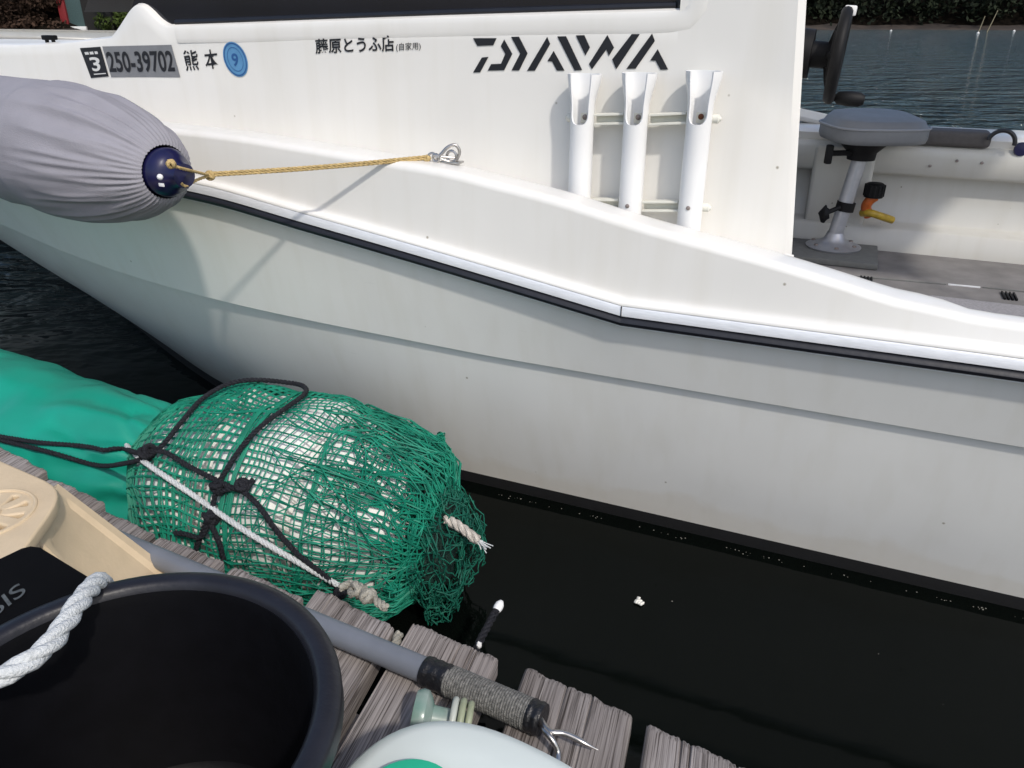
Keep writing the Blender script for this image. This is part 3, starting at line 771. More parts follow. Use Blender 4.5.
decal_text('shop_lettering', '藤原とうふ店', ((315, 39), (394, 35), (395, 51.5), (316, 54)), M['decal_black'], cab, off=0.02)
decal_text('small_lettering', '(自家用)', ((396.5, 43), (421, 42), (421, 50.5), (396.5, 52)), M['decal_black'], cab, off=0.004)
decal_text('prefecture_lettering', '熊', ((181, 50.5), (197, 49.5), (199, 70), (186, 71)), M['decal_black'], cab, off=0.012)
decal_text('prefecture_lettering', '本', ((203, 50), (216.5, 49), (220, 67.5), (206, 70)), M['decal_black'], cab, off=0.012)
p1 = decal_poly('number_plate', [[(100.3, 46.5), (171, 44.8), (180, 77.2), (109.5, 77.3)]], M['plate_grey'], cab)
decal_text('numerals', '250-39702', ((103.5, 52), (171.5, 50.5), (175.3, 71.8), (108.5, 72.5)), M['decal_black'], p1, d=0.0022, off=0.022)
p2 = decal_poly('year_sticker', [[(77, 48.2), (98.5, 46.8), (107, 76.5), (88.5, 78.3)]], M['decal_black'], cab)
obj_ = decal_text('numeral', '3', ((86.2, 57.5), (97.5, 57), (99, 71.2), (91, 71.5)), M['decal_white'], p2, d=0.0022, off=0.02)
for L in ([(82, 52.3), (86, 52), (87, 54.6), (83, 55)], [(87.3, 52), (91, 51.6), (92, 54.4), (88, 54.6)], [(92.3, 51.6), (95.5, 51.4), (96.3, 54), (93.2, 54.3)], [(91.5, 74), (104, 73), (104.4, 74), (92, 75)]):
    decal_poly('small_print', [L], M['decal_white'], p2, d=0.0022)
def ell(cx, cy, rx, ry, shear=0.0, n=36):
    return [(cx + rx * math.cos(2*math.pi*i/n) + shear * ry * math.sin(2*math.pi*i/n), cy + ry * math.sin(2*math.pi*i/n)) for i in range(n)]
p3 = decal_poly('inspection_sticker', [ell(235.5, 59.3, 11.8, 17.6, 0.25)], M['decal_blue'], cab)
vs, fs = flat2d([[(x, -y) for x, y in ell(235.5, 59.3, 10.9, 16.6, 0.25)], [(x, -y) for x, y in ell(235.5, 59.3, 9.9, 15.4, 0.25)]])
g = MB(); g.add([sq(v.x, -v.y, 0.0022) for v in vs], fs); obj('border', g, M['decal_dblue'], p3, smooth=False)
vs, fs = flat2d([[(x, -y) for x, y in ell(235.5, 59.3, 7.6, 12.2, 0.25)], [(x, -y) for x, y in ell(235.5, 59.3, 7.2, 11.6, 0.25)]])
g = MB(); g.add([sq(v.x, -v.y, 0.0022) for v in vs], fs); obj('border', g, M['decal_dblue'], p3, smooth=False)
decal_text('numeral', '9', ((231, 53.5), (237.5, 53), (239.5, 66), (233.5, 66.5)), M['decal_dblue'], p3, d=0.0024, off=0.02)

# ---- rod holders
def rod_holder():
    """tube with a flared, cut away mouth, built round its own base"""
    H, R = 0.345, 0.0235
    g = MB(); rows = []
    n = 28
    TT = [0.72 * k / 17 for k in range(17)] + [0.735, 0.739, 0.745, 0.755, 0.77, 0.785, 0.84, 0.88, 0.91, 0.94, 0.965, 0.985, 1.0]
    NT = len(TT)
    for t in TT:
        z = H * t
        row = []
        for i in range(n + 1):
            a = -math.pi + 2 * math.pi * i / n                # a = 0 faces the camera side (outboard)
            r = R + 0.011 * sstep(0.82, 1.0, t) * (0.35 + 0.65 * abs(math.sin(a)) ** 2) 
            slot = 0.0
            if t >= 0.735:                                       # the slot opens towards the front
                slot = 0.60 * math.sqrt(max(0.0, 1 - max(0.0, (0.785 - t) / 0.05) ** 2)) + 0.06 * sstep(0.8, 1, t) + 0.02
            a2 = a
            if slot > 0:
                sg = 1 if a >= 0 else -1
                a2 = sg * (slot + (math.pi - slot) * (abs(a) / math.pi))
            row.append((a2, r, z))
        rows.append(row)
    outer = [[Vector((math.sin(a) * r, -math.cos(a) * r, z)) for a, r, z in rw] for rw in rows]
    inner = [[Vector((math.sin(a) * (r - 0.0035), -math.cos(a) * (r - 0.0035), z)) for a, r, z in rw] for rw in rows]
    # the slot is cut where the two halves of each ring part at a = 0
    def halves(rr): return [rw[: n // 2] for rw in rr], [rw[n // 2 + 1:] for rw in rr]
    k0 = 17
    g.grid(outer[: k0 + 1]); g.grid(inner[: k0 + 1], flip=True)
    for src, fl in ((outer, False), (inner, True)):
        l, r_ = halves(src)
        g.grid([x for x in l[k0:]], flip=fl); g.grid([x for x in r_[k0:]], flip=fl)
    lo, ro_ = halves(outer); li, ri = halves(inner)
    g.grid([[lo[k][-1], li[k][-1]] for k in range(k0, NT)]); g.grid([[ro_[k][0], ri[k][0]] for k in range(k0, NT)])
    g.grid([lo[-1], li[-1]]); g.grid([ro_[-1], ri[-1]])
    # join the back seam
    g.grid([[outer[k][0] for k in range(NT)], [outer[k][-1] for k in range(NT)]])
    return g
AX = Matrix((-SA, NI, Vector((0, 0, 1)))).transposed()
def boatlocal(g, o):
    r = MB(); r.add([o + AX @ v for v in g.v], g.f); return r
HOFF = CO - 0.040
rods = []
for (tx, bx, by) in ((584, 580, 74), (639, 632.5, 73), (704, 690, 71)):
    top = ato(tx, by, HOFF); s, o, z = loc(top)
    rods.append(B(s, HOFF, z - 0.345))
first = rod_holder()
base = rods[0]
rod0 = obj('rod_holder', boatlocal(first, base), M['pvc'], boat, sharp=50)
def screw(o, z, mm, r=0.0042):
    g = MB(); g.lathe([(0, 0), (r, 0), (r, 0.002), (r * 0.6, 0.003), (0, 0.003)], o + Vector((0, 0, z)) - NI * 0.0225, -NI, 12); return g
sc0 = obj('screw', screw(base, 0.100, 1), M['screw'], rod0)
sc1 = obj('bolt', (lambda g: g.lathe([(0, 0), (0.0055, 0), (0.0055, 0.002), (0.003, 0.004), (0, 0.004)], base + Vector((0, 0, 0.264)) + NI * 0.0185, -NI, 12))(MB()), M['screw'], rod0)
for p in rods[1:]:
    c = rod0.copy(); COL.objects.link(c); c.location = p - base
    for ch in (sc0, sc1):
        d = ch.copy(); COL.objects.link(d); d.parent = c
        if p is rods[2] and ch is sc1: d.data = d.data.copy(); d.data.materials[0] = M['rust']; d.name = 'bolt'
for zf in (0.262, 0.096):
    g = MB()
    a = rods[0] - (-SA) * 0.035; b_ = rods[2] + (-SA) * 0.035
    za, zb = rods[0].z + zf, rods[2].z + zf
    for i in range(2):
        p, q = rods[i], rods[i + 1]
        u0 = p - SA * 0.0245; u1 = q + SA * 0.0245
        c = (u0 + u1) / 2; c.z = (p.z + q.z) / 2 + zf
        ax = (u1 - u0); ax.z = q.z - p.z; L = ax.length; ax.normalize()
        up = NI.cross(ax).normalized();  up = up if up.z > 0 else -up
        g = MB()
        g.box(c + NI * 0.018, (ax, NI, up), (L / 2, 0.004, 0.0095), 0.002)
        g.box(c + NI * 0.008 + up * 0.0085, (ax, NI, up), (L / 2, 0.0095, 0.0022), 0.001)
        g.box(c + NI * 0.008 - up * 0.0085, (ax, NI, up), (L / 2, 0.0095, 0.0022), 0.001)
        obj('holder_bar', g, M['pvc_old'], boat)
    for p, sg in ((rods[0], 1), (rods[2], -1)):
        e = p + SA * sg * 0.0235; e.z = p.z + zf
        g = MB(); g.lathe([(0.0085, 0), (0.0085, 0.010), (0.006, 0.012), (0.0045, 0.013), (0.004, 0.015), (0, 0.015)], e + NI * 0.012, SA * sg, 12)
        obj('bar_end', g, M['pvc_old'], boat)
    for p in rods:                                            # stand-offs that carry the rack on the cabin side
        g = MB(); g.box(p + Vector((0, 0, zf)) + NI * 0.029, (SA, NI, Vector((0, 0, 1))), (0.010, 0.0115, 0.010), 0.002)
        obj('standoff', g, M['pvc_old'], boat)

# eye plate on the crest for the fender line
hookP = B(loc(ato(452, 163, -0.07))[0], -0.07, 0); hookP.z = zc(loc(hookP)[0])
g = MB(); g.box(hookP + Vector((0, 0, 0.003)), (SA, NI, Vector((0, 0, 1))), (0.022, 0.012, 0.002), 0.001)
g.torus(hookP + Vector((0, 0, 0.014)), NI, 0.011, 0.003, 20, 8)
obj('eye_plate', g, M['steel'], boat)

# ---- cockpit
FL = 0.20
sk = [S0 + 0.02 + (0.9 - S0) * i / 40 for i in range(41)]
skn = [S0 + 0.02 + (aft_s(0.4) + 0.03 - S0) * i / 30 for i in range(31)]
g = MB(); g.grid([[B(s, o, FL) for o in (0.04, 0.5, 1.0, 1.6, 2.02)] for s in (S0 + 0.02, aft_s(0.2) + 0.02, 0.92)])
obj('cockpit_floor', g, M['carpet'], boat)
FG = 0.665                                             # far gunwale height
def linerprof(s):
    return [(1.985, FL), (1.995, 0.285), (2.005, 0.296), (2.055, 0.302), (2.065, 0.312), (2.085, 0.485), (2.078, 0.497), (2.03, 0.505), (2.018, 0.517),
            (2.012, 0.60), (2.02, 0.618), (2.04, 0.625)]
loft('cockpit_liner', linerprof, M['liner'], boat, sk, both=False, sharp=50)
g = MB(); g.grid([[B(s, o, z) for o, z in ((2.04, 0.625), (2.03, FG - 0.012), (2.045, FG), (2.16, FG + 0.002), (2.30, FG), (2.36, FG - 0.006))] for s in sk])
obj('far_gunwale', g, M['gel'], boat, sharp=50)
g = MB(); g.grid([[B(s, o, z) for o, z in ((rl(s) + cw(s) + 0.02, zc(s) - 0.010), (rl(s) + cw(s) + 0.04, 0.5), (0.05, FL))] for s in skn])
obj('near_liner', g, M['liner'], boat)
# raised end panel of the liner where it meets the cabin
g = MB(); sE = loc(ato(868, 200, 2.0))[0]
g.box(B((sE + aft_s(0.4)) / 2 + 0.04, 2.06, 0.405), (SA, NI, Vector((0, 0, 1))), ((aft_s(0.4) - sE) / 2 + 0.04, 0.055, 0.205), 0.018, 3); obj('liner_panel', g, M['liner'], boat)
# light non-skid seat box beside the near coaming
pA = atz(928, 294, 0.30); pC = atz(1024, 301, 0.30)
sA_, oA, _ = loc(pA)
g = MB(); g.box(B((S0 + sA_) / 2, (oA + 0.06) / 2, 0.25), (SA, NI, Vector((0, 0, 1))), ((sA_ - S0) / 2, (oA - 0.06) / 2, 0.05), 0.012, 3); obj('step_box', g, M['nonskid'], boat)
# hatch seam and drain grilles in the floor
a, b_ = atz(948, 285, FL), atz(1020, 292, FL)
for (u, v) in (((824, 274.5), (946, 285)), ((948, 285), (980, 288)), ((982, 288), (1030, 293))):
    g = MB(); p, q = atz(*u, FL), atz(*v, FL); d = (q - p).normalized()
    g.box((p + q) / 2 + Vector((0, 0, 0.0025)), (d, d.cross(Vector((0, 0, 1))), Vector((0, 0, 1))), ((q - p).length / 2, 0.003 if u[0] == 948 else 0.0015, 0.0025), 0.0008)
    obj('hatch_seam', g, M['alu'] if u[0] == 948 else M['board'], boat)
for (x, y) in ((866, 281), (1009, 297)):
    p = atz(x, y, FL); g = MB()
    for k in range(4):
        g.box(p + SA * (0.012 * (k - 1.5)) + Vector((0, 0, 0.004)), (SA, NI, Vector((0, 0, 1))), (0.003, 0.04, 0.004), 0.001)
    obj('drain_grille', g, M['black'], boat)
# padded roll on the far gunwale with a strap loop
p, q = ato(872, 140, 2.02), ato(990, 146, 2.02)
s0_, s1_ = loc(p)[0], loc(q)[0]
g = MB()
g.box(B((s0_ + s1_) / 2, 2.065, FG - 0.010), (SA, NI, Vector((0, 0, 1))), (abs(s0_ - s1_) / 2, 0.058, 0.030), 0.022, 4)
obj('gunwale_pad', g, M['pad'], boat)
e = ato(1001, 143, 1.99); g = MB(); g.torus(e, NI, 0.045, 0.008, 24, 8, arc=(0.2, 3.3), ref=SA)
obj('strap_loop', g, M['black_rubber'], boat)
e = ato(1021, 149, 2.02); g = MB(); g.lathe([(0, 0), (0.022, 0.0), (0.026, 0.006), (0.024, 0.012), (0, 0.014)], e, -NI, 18); obj('drain_plug', g, M['navy'], boat)
for (x, y) in ((957, 161), (982, 163), (930, 166)):
    e = ato(x, y, 2.012); g = MB(); g.lathe([(0, 0), (0.006, 0), (0.005, 0.003), (0, 0.004)], e, -NI, 10); obj('rivet', g, M['screw'], boat)

# steering wheel on the after bulkhead, seen edge on
wc = ato(838, 56, 0.62)
wr = thing
rim_r = 0.096
axw = (-SA + Vector((0, 0, -0.05))).normalized()
g = MB(); g.torus(wc, axw, rim_r, 0.0135, 36, 10)
wheel = obj('steering_wheel', g, M['black'], boat)
g = MB()
up_ = (Vector((0, 0, 1)) - axw * axw.z).normalized(); rt_ = axw.cross(up_)
for k in range(5):
    a = 2 * math.pi * k / 5 + 0.3; d = up_ * math.cos(a) + rt_ * math.sin(a)
    g.tube([wc - axw * 0.02 + d * 0.02, wc - axw * 0.012 + d * 0.06, wc + d * rim_r], [0.010, 0.008, 0.007], 8)
g.lathe([(0, 0.012), (0.06, 0.010), (0.066, 0.0), (0.06, -0.018), (0, -0.02)], wc, axw, 24); obj('spokes', g, M['black'], wheel)
g = MB(); g.lathe([(0, 0.015), (0.024, 0.012), (0.03, 0.0), (0.03, -0.05), (0.055, -0.050), (0.060, -0.14), (0.02, -0.15), (0.02, -0.32), (0, -0.32)], wc - axw * 0.01, axw, 20); obj('hub', g, M['black'], wheel)
g = MB(); cb = wc - axw * 0.12
g.tube(catmull([cb - up_ * 0.03, cb - up_ * 0.09 + axw * 0.03, cb - up_ * 0.12 - axw * 0.02, cb - up_ * 0.05 - axw * 0.08], 0.01), 0.007, 8)
obj('cable', g, M['black'], wheel)
d = (-up_ * 0.97 - rt_ * 0.1); kp = wc + d * rim_r
g = MB(); g.lathe([(0, 0), (0.009, 0), (0.009, 0.014), (0.015, 0.02), (0.018, 0.045), (0.017, 0.07), (0.011, 0.08), (0, 0.082)], kp, axw, 16); obj('knob', g, M['black'], wheel)
g = MB(); g.box(wc + up_ * (rim_r + 0.002) + axw * 0.006, (axw, rt_, up_), (0.013, 0.02, 0.011), 0.004); obj('tape_or_highlight', g, M['pvc'], wheel)  # white block standing in for a highlight on top of the rim
# canopy and poles added out of view over the after deck to shade the cockpit
g = MB(); g.grid([[B(s, lerp(0.62, 2.12, k / 8), 1.80 + 0.10 * math.sin(math.pi * k / 8)) for k in range(9)] for s in (-0.55, -0.95, -1.43)])
obj('added_awning', g, M['canvas'], boat)
g = MB()
for s in (-0.55, -1.43):
    g.tube([B(s, lerp(0.62, 2.12, k / 8), 1.79 + 0.10 * math.sin(math.pi * k / 8)) for k in range(9)], 0.011, 8)
g.tube([B(-1.43, 0.62, 1.8), B(-1.52, 0.3, 1.2), B(-1.68, 0.0, 0.60)], 0.011, 8); g.tube([B(-1.43, 2.12, 1.8), B(-1.45, 2.16, 0.65)], 0.011, 8)
g.tube([B(-0.55, 0.62, 1.8), B(0.08, 0.4, 1.76)], 0.011, 8); g.tube([B(-0.55, 2.12, 1.8), B(0.20, 1.8, 1.76)], 0.011, 8)
obj('added_awning_frame', g, M['steel'], boat)

# ------------------------------------------------------------------ pedestal seat
pc = atz(833, 246, FL + 0.03); pc.z = FL
seat = thing('pedestal_seat', 'grey padded swivel seat on an aluminium pedestal standing in the cockpit', 'seat', pc)
c4 = [atz(786, 238, FL + 0.02), atz(790, 252, FL + 0.02), atz(878, 266, FL + 0.02), atz(862, 247, FL + 0.02)]
ss_ = [loc(p)[0] for p in c4]; oo_ = [loc(p)[1] for p in c4]
g = MB(); g.box(B((min(ss_) + max(ss_)) / 2, (min(oo_) + max(oo_)) / 2, FL + 0.014), (SA, NI, Vector((0, 0, 1))), ((max(ss_) - min(ss_)) / 2, (max(oo_) - min(oo_)) / 2, 0.012), 0.006, 2)
obj('base_board', g, M['board'], seat)
zb = FL + 0.027
g = MB(); g.lathe([(0, zb), (0.105, zb), (0.108, zb + 0.006), (0.095, zb + 0.011), (0.062, zb + 0.020), (0.042, zb + 0.036), (0.034, zb + 0.055), (0.031, zb + 0.062)], Vector((pc.x, pc.y, 0)), (0, 0, 1), 32)
fl_ = obj('base_flange', g, M['pedestal'], seat)
for k in range(6):
    a = k * math.pi / 3 + 0.3; g = MB(); g.lathe([(0, 0), (0.009, 0), (0.008, 0.005), (0, 0.006)], Vector((pc.x + 0.085 * math.cos(a), pc.y + 0.085 * math.sin(a), zb + 0.014)), (0, 0, 1), 10)
    obj('bolt', g, M['screw'], fl_)
ptop = atY(862, 152, pc.y); tilt = Vector((ptop.x - pc.x, 0, ptop.z - zb)); 
g = MB(); g.tube([Vector((pc.x, pc.y, zb + 0.05)), Vector((pc.x, pc.y, zb)) + tilt], 0.029, 24); obj('column', g, M['pedestal'], seat)
mid = Vector((pc.x, pc.y, zb)) + tilt * 0.44; tx = tilt.normalized()
g = MB(); g.lathe([(0.029, -0.018), (0.036, -0.018), (0.036, 0.018), (0.029, 0.018)], mid, tx, 24)
g.tube([mid - Vector((0.03, 0.02, 0)), mid - Vector((0.085, 0.03, 0.02))], 0.010, 8); g.ball(mid - Vector((0.092, 0.03, 0.024)), 0.026, 10, 8, (0.8, 0.8, 1.2), 0.4)
obj('height_clamp', g, M['black'], seat)
top = Vector((pc.x, pc.y, zb)) + tilt
g = MB(); g.lathe([(0.036, -0.03), (0.052, -0.028), (0.055, 0.0), (0.085, 0.03), (0.09, 0.045), (0, 0.045)], top, (0, 0, 1), 20)
g.tube([top + Vector((-0.05, -0.02, 0.0)), top + Vector((-0.13, -0.03, 0.0))], 0.011, 8)
g.box(top + Vector((-0.14, -0.03, -0.004)), (Vector((1, 0, 0)), Vector((0, 1, 0)), Vector((0, 0, 1))), (0.012, 0.014, 0.036), 0.006)
obj('swivel_bracket', g, M['black'], seat)
# cushion
cc = atY(872, 133, pc.y); cz = top.z + 0.045
sx_ = 95 / FPX * (pc.y / ray(876, 133).y) / 2 * 0.97
rows = []
for lv, (hz, k) in enumerate(((0.0, 0.90), (0.004, 0.97), (0.02, 1.0), (0.052, 1.0), (0.060, 0.985), (0.066, 0.95), (0.082, 0.90), (0.095, 0.80), (0.102, 0.62), (0.103, 0.3), (0.103, 0.0))):
    row = []
    for i in range(48):
        a = 2 * math.pi * i / 48
        e_ = 3.4; ca, sa_ = math.cos(a), math.sin(a)
        r = (abs(ca) ** e_ + abs(sa_) ** e_) ** (-1 / e_)
        dome = (0.012 * math.sin(a) * k - 0.006 * (1 - k)) if lv > 6 else 0
        row.append(Vector((cc.x + ca * r * sx_ * k, pc.y + sa_ * r * 0.17 * k, cz + hz + dome)))
    rows.append(row)
g = MB(); g.grid(rows, cv=True); o0 = len(g.v) - 0
g.f.append(tuple(range(47, -1, -1)))
cu = obj('cushion', g, M['cushion'], seat, sharp=60)
row = [Vector((cc.x + (p.x - cc.x) * 1.012, pc.y + (p.y - pc.y) * 1.012, cz + 0.058)) for p in rows[3]]
g = MB(); g.tube(row + [row[0]], 0.0045, 6, caps=False); obj('piping', g, M['piping'], cu)

# ------------------------------------------------------------------ washdown hose on the liner
hp = ato(872, 200, 1.96)
hs_ = thing('deck_hose', 'short yellow and orange hose with a black knurled cap against the far cockpit side', 'hose', hp)
g = MB(); g.tube(catmull([ato(869, 216, 1.95), ato(866, 207, 1.94), ato(870, 200, 1.93), ato(876, 196, 1.93)], 0.006), 0.020, 12); obj('elbow', g, M['orange'], hs_)
g = MB(); g.tube(catmull([ato(862, 213, 1.95), ato(870, 213, 1.92), ato(880, 216, 1.93), ato(892, 220, 1.975)], 0.006), [0.016] * 1 + [0.016] * 200, 12) if False else g.tube(catmull([ato(862, 213, 1.95), ato(870, 213, 1.92), ato(880, 216, 1.93), ato(892, 220, 1.975)], 0.006), 0.015, 12)
obj('hose', g, M['yellow'], hs_)
ax_ = (ato(875, 186, 1.93) - ato(872, 200, 1.93)).normalized()
g = MB(); g.lathe([(0, 0), (0.036, 0), (0.038, 0.008), (0.036, 0.05), (0.028, 0.056), (0, 0.056)], ato(873, 197, 1.93), ax_, 20)
for k in range(14):
    a = 2 * math.pi * k / 14; u_ = ax_.cross(SA).normalized(); v_ = ax_.cross(u_)
    d = u_ * math.cos(a) + v_ * math.sin(a); g.tube([ato(873, 197, 1.93) + d * 0.037 + ax_ * 0.006, ato(873, 197, 1.93) + d * 0.037 + ax_ * 0.05], 0.004, 6)
obj('cap', g, M['black'], hs_)

# ------------------------------------------------------------------ fender in its fabric cover
FOFF = -0.315
fA = ato(166, 172, FOFF - 0.10); fB = ato(0, 137, FOFF + 0.01)
fd_ = (fB - fA).normalized()
RF = 0.131
fend = thing('boat_fender', 'large fender in a gathered grey fabric cover with a navy end cap at the rail', 'fender', fA + fd_ * 0.35)
def cover_pt(t, a):                                   # t: metres from the gathered mouth
    if t < 0.36:
        q = t / 0.36; r = 0.049 + (RF - 0.046) * math.sin(math.pi / 2 * min(1, q) ** 0.66)
    else: r = RF
    L = 1.25
    if t > L - 0.25:
        q = (t - L + 0.25) / 0.25; r = RF * math.sqrt(max(0.05, 1 - q * q * 0.9))
    g_ = math.exp(-t / 0.055) * (0.6 + 0.9 * mnoise.noise(Vector((math.cos(a) * 3.0, math.sin(a) * 3.0, 2))))
    fold = 0.0
    if t < 0.5:
        ph = 2.0 * mnoise.noise(Vector((math.cos(a) * 1.5, math.sin(a) * 1.5, t * 4)))
        fold += 0.0035 * g_ * (0.35 + sstep(0, 0.03, t)) * math.sin(46 * a + ph) + 0.0022 * math.exp(-t / 0.05) * sstep(0.0, 0.05, t) * math.sin(19 * a + 2 * ph)
        n1 = mnoise.noise(Vector((math.cos(a) * 5.0, math.sin(a) * 5.0, t * 3.2 + 4)))
        fold += 0.006 * math.exp(-((t - 0.15) / 0.12) ** 2) * sstep(0.0, 0.08, t) * (1 - abs(n1) * 2.6)
    n2 = mnoise.noise(Vector((math.cos(a) * 1.6 + 9 + t * 3, math.sin(a) * 1.6, t * 4.0)))
    fold += 0.0035 * (1 - abs(n2) * 2.5) * sstep(0.1, 0.35, t)
    r += fold
    u_ = Vector((0, 0, 1)); u_ = (u_ - fd_ * u_.dot(fd_)).normalized(); v_ = fd_.cross(u_)
    return fA + fd_ * t + (u_ * math.cos(a) + v_ * math.sin(a)) * r
ts = [0.0, 0.004, 0.009, 0.015, 0.022, 0.03] + [0.04 + 1.2 * (i / 110) ** 1.4 for i in range(111)]
g = MB(); g.grid([[cover_pt(t, 2 * math.pi * i / 260) for i in range(260)] for t in ts], cv=True)
obj('cover', g, M['fabric'], fend, sharp=80)
g = MB(); g.lathe([(0.08, 0.25), (0.055, 0.09), (0.042, 0.02), (0.0455, -0.008), (0.041, -0.02), (0.035, -0.028), (0.026, -0.036), (0.022, -0.055), (0.0, -0.058)], fA, fd_, 32); ec = obj('end_cap', g, M['navy'], fend)
g = MB()
ctr = ato(160, 177, FOFF - 0.155)
g.ball(ctr, 0.0055, 12, 8); g.box(ctr - Vector((0, 0, 0.014)), (SA, NI, Vector((0, 0, 1))), (0.006, 0.001, 0.003), 0.0008); obj('valve', g, M['pvc'], ec)
tip = fA - fd_ * 0.052
# the line to the eye plate, ending in a snap hook
line = thing('fender_line', 'tan line running from the grey fender to a snap hook on the bulwark', 'rope', tip)
kn_ = ato(210, 175.5, FOFF - 0.02); he = ato(427, 158.5, -0.085)
# flat side of the hook lies on the crest
g = MB(); r0 = 0.0030
sag = [kn_.lerp(he, t) - Vector((0, 0, 0.003 * math.sin(math.pi * t))) for t in (0, .25, .5, .75, 1)]
g.rope(sag, r0, 0.03); g.rope([v + Vector((0.001, -0.0, 0.0045 )) for v in sag], r0, 0.03)
g.rope([kn_, ato(197, 180, FOFF - 0.07), ato(186, 186, FOFF - 0.11), ato(181, 183, FOFF - 0.12)], r0, 0.03)
g.rope([kn_, ato(196, 172, FOFF - 0.08), ato(180, 168, FOFF - 0.14), ato(171, 164.5, FOFF - 0.15)], r0, 0.03)
for c, r in ((kn_, 0.012), (ato(171, 164, FOFF - 0.155), 0.010), (he, 0.009)):
    for k in range(3):
        d = Vector((random.gauss(0, 1), random.gauss(0, 1), random.gauss(0, 1))).normalized()
        g.torus(c, d, r * 0.6, 0.0032, 16, 8)
obj('line', g, M['tan_rope'], line)
g = MB()
h1 = ato(436, 158, -0.085); h2 = ato(449, 159.5, -0.08)
g.torus(he.lerp(h1, 0.6), NI, 0.010, 0.0026, 20, 8)
dh = (hookP + Vector((0, 0, 0.02)) - h1)
hk = [h1, h1 + dh * 0.3 + Vector((0, 0, 0.004)), h1 + dh * 0.75 + Vector((0, 0, 0.014)), h1 + dh * 1.25 + Vector((0, 0, 0.014)), h1 + dh * 1.5 + Vector((0, 0, -0.001)), h1 + dh * 1.3 + Vector((0, 0, -0.015)), h1 + dh * 0.9 + Vector((0, 0, -0.016)), h1 + dh * 0.35 + Vector((0, 0, -0.006))]
g.tube(catmull(hk, 0.003), 0.0034, 10); g.torus(h1, NI, 0.007, 0.003, 18, 8)
g.tube([h1 + dh * 0.35 - NI * 0.002, h1 + dh * 1.35 + Vector((0, 0, -0.012)) - NI * 0.002], 0.0024, 8)
obj('snap_hook', g, M['steel'], line)

# ------------------------------------------------------------------ dock
DZ = 0.25
dock = thing('plank_dock', 'weathered grey plank dock edge running along the water below the boat', 'dock', atz(430, 690, DZ))
tips = [((-150, 385), (-75, 418)), ((-68, 424), (0, 450)), ((-6, 442), (46, 468)), ((50, 476), (104, 499)), ((100, 508), (154, 532)), ((160, 536), (224, 561)), ((233, 564), (303, 595)),
        ((318, 585), (394, 623)), ((413, 620), (498, 656)), ((526, 665), (633, 713)), ((647, 721), (770, 777)), ((790, 786), (900, 830)), ((915, 836), (1020, 880))]
def plank(pl, pr, seed):
    r = random.Random(seed)
    a, b_ = atz(*pl, DZ), atz(*pr, DZ)
    dz = r.uniform(-0.004, 0.004)
    n = 64; dirp = (PLK + Vector((r.uniform(-0.03, 0.03), 0, 0))).normalized()
    # one width all along: project the far corner on to the plank's own cross axis
    L = 1.6; TH_ = 0.034
    prof = []
    crack = [r.random() < 0.04 for _ in range(n + 1)]
    ph = [r.uniform(0, 0.0022) + 0.005 * mnoise.noise(Vector((k * 0.11, seed * 3.1, 0))) for k in range(n + 1)]
    ts_ = [0, 0.004, 0.012, 0.03, 0.08, 0.2, 0.5, 1.0, L]
    rows = []
    for k in range(n + 1):
        q = k / n
        e = a.lerp(b_, q)
        ridge_ = 0.0003 * mnoise.noise(Vector((k * 0.55, seed, 5))) - (0.0022 if crack[k] and 0 < k < n else 0)
        edge = -0.005 * (1 - min(1, min(q, 1 - q) / 0.03)) ** 2
        row = [e + dirp * (ph[k] + 0.004) + Vector((0, 0, dz - TH_)), e + dirp * (ph[k] + 0.001) + Vector((0, 0, dz - 0.010))]
        for t in ts_:
            row.append(e + dirp * (ph[k] + t) + Vector((0, 0, dz + ridge_ * (1.6 if t < 0.05 else 1) + edge - (0.0035 if t == 0 else (0.001 if t < 0.01 else 0)))))
        row += [e + dirp * (L + 0.001) + Vector((0, 0, dz - TH_))]
        rows.append(row)
    g = MB(); g.grid(rows, cv=True)
    m_ = len(rows[0])
    g.f.append(tuple(range(m_))[::-1]); g.f.append(tuple(range(n * m_, n * m_ + m_)))
    return g
for i, (pl, pr) in enumerate(tips):
    obj('plank', plank(pl, pr, i + 1), M['wood'], dock, sharp=35)
# bearer under the planks
p0, p1 = atz(-100, 470, 0.17), atz(950, 900, 0.17)
d = (p1 - p0).normalized(); nn = d.cross(Vector((0, 0, 1)))
nn = nn if nn.y < 0 else -nn
g = MB(); g.box((p0 + p1) / 2 + nn * 0.16, (d, nn, Vector((0, 0, 1))), ((p1 - p0).length / 2 + 0.6, 0.045, 0.04), 0.006); obj('bearer', g, M['wood'], dock)
# lashings lying in the gaps
for pts in ([(598, 733), (592, 750), (586, 770), (580, 800)], [(416, 672), (405, 692), (392, 712), (377, 738)], [(399, 634), (396, 644), (392, 652)]):
    g = MB(); g.rope([atz(x, y, DZ - 0.012) for x, y in pts], 0.0075, 0.04, jitter=0.2); obj('lashing', g, M['dirty_rope'], dock)

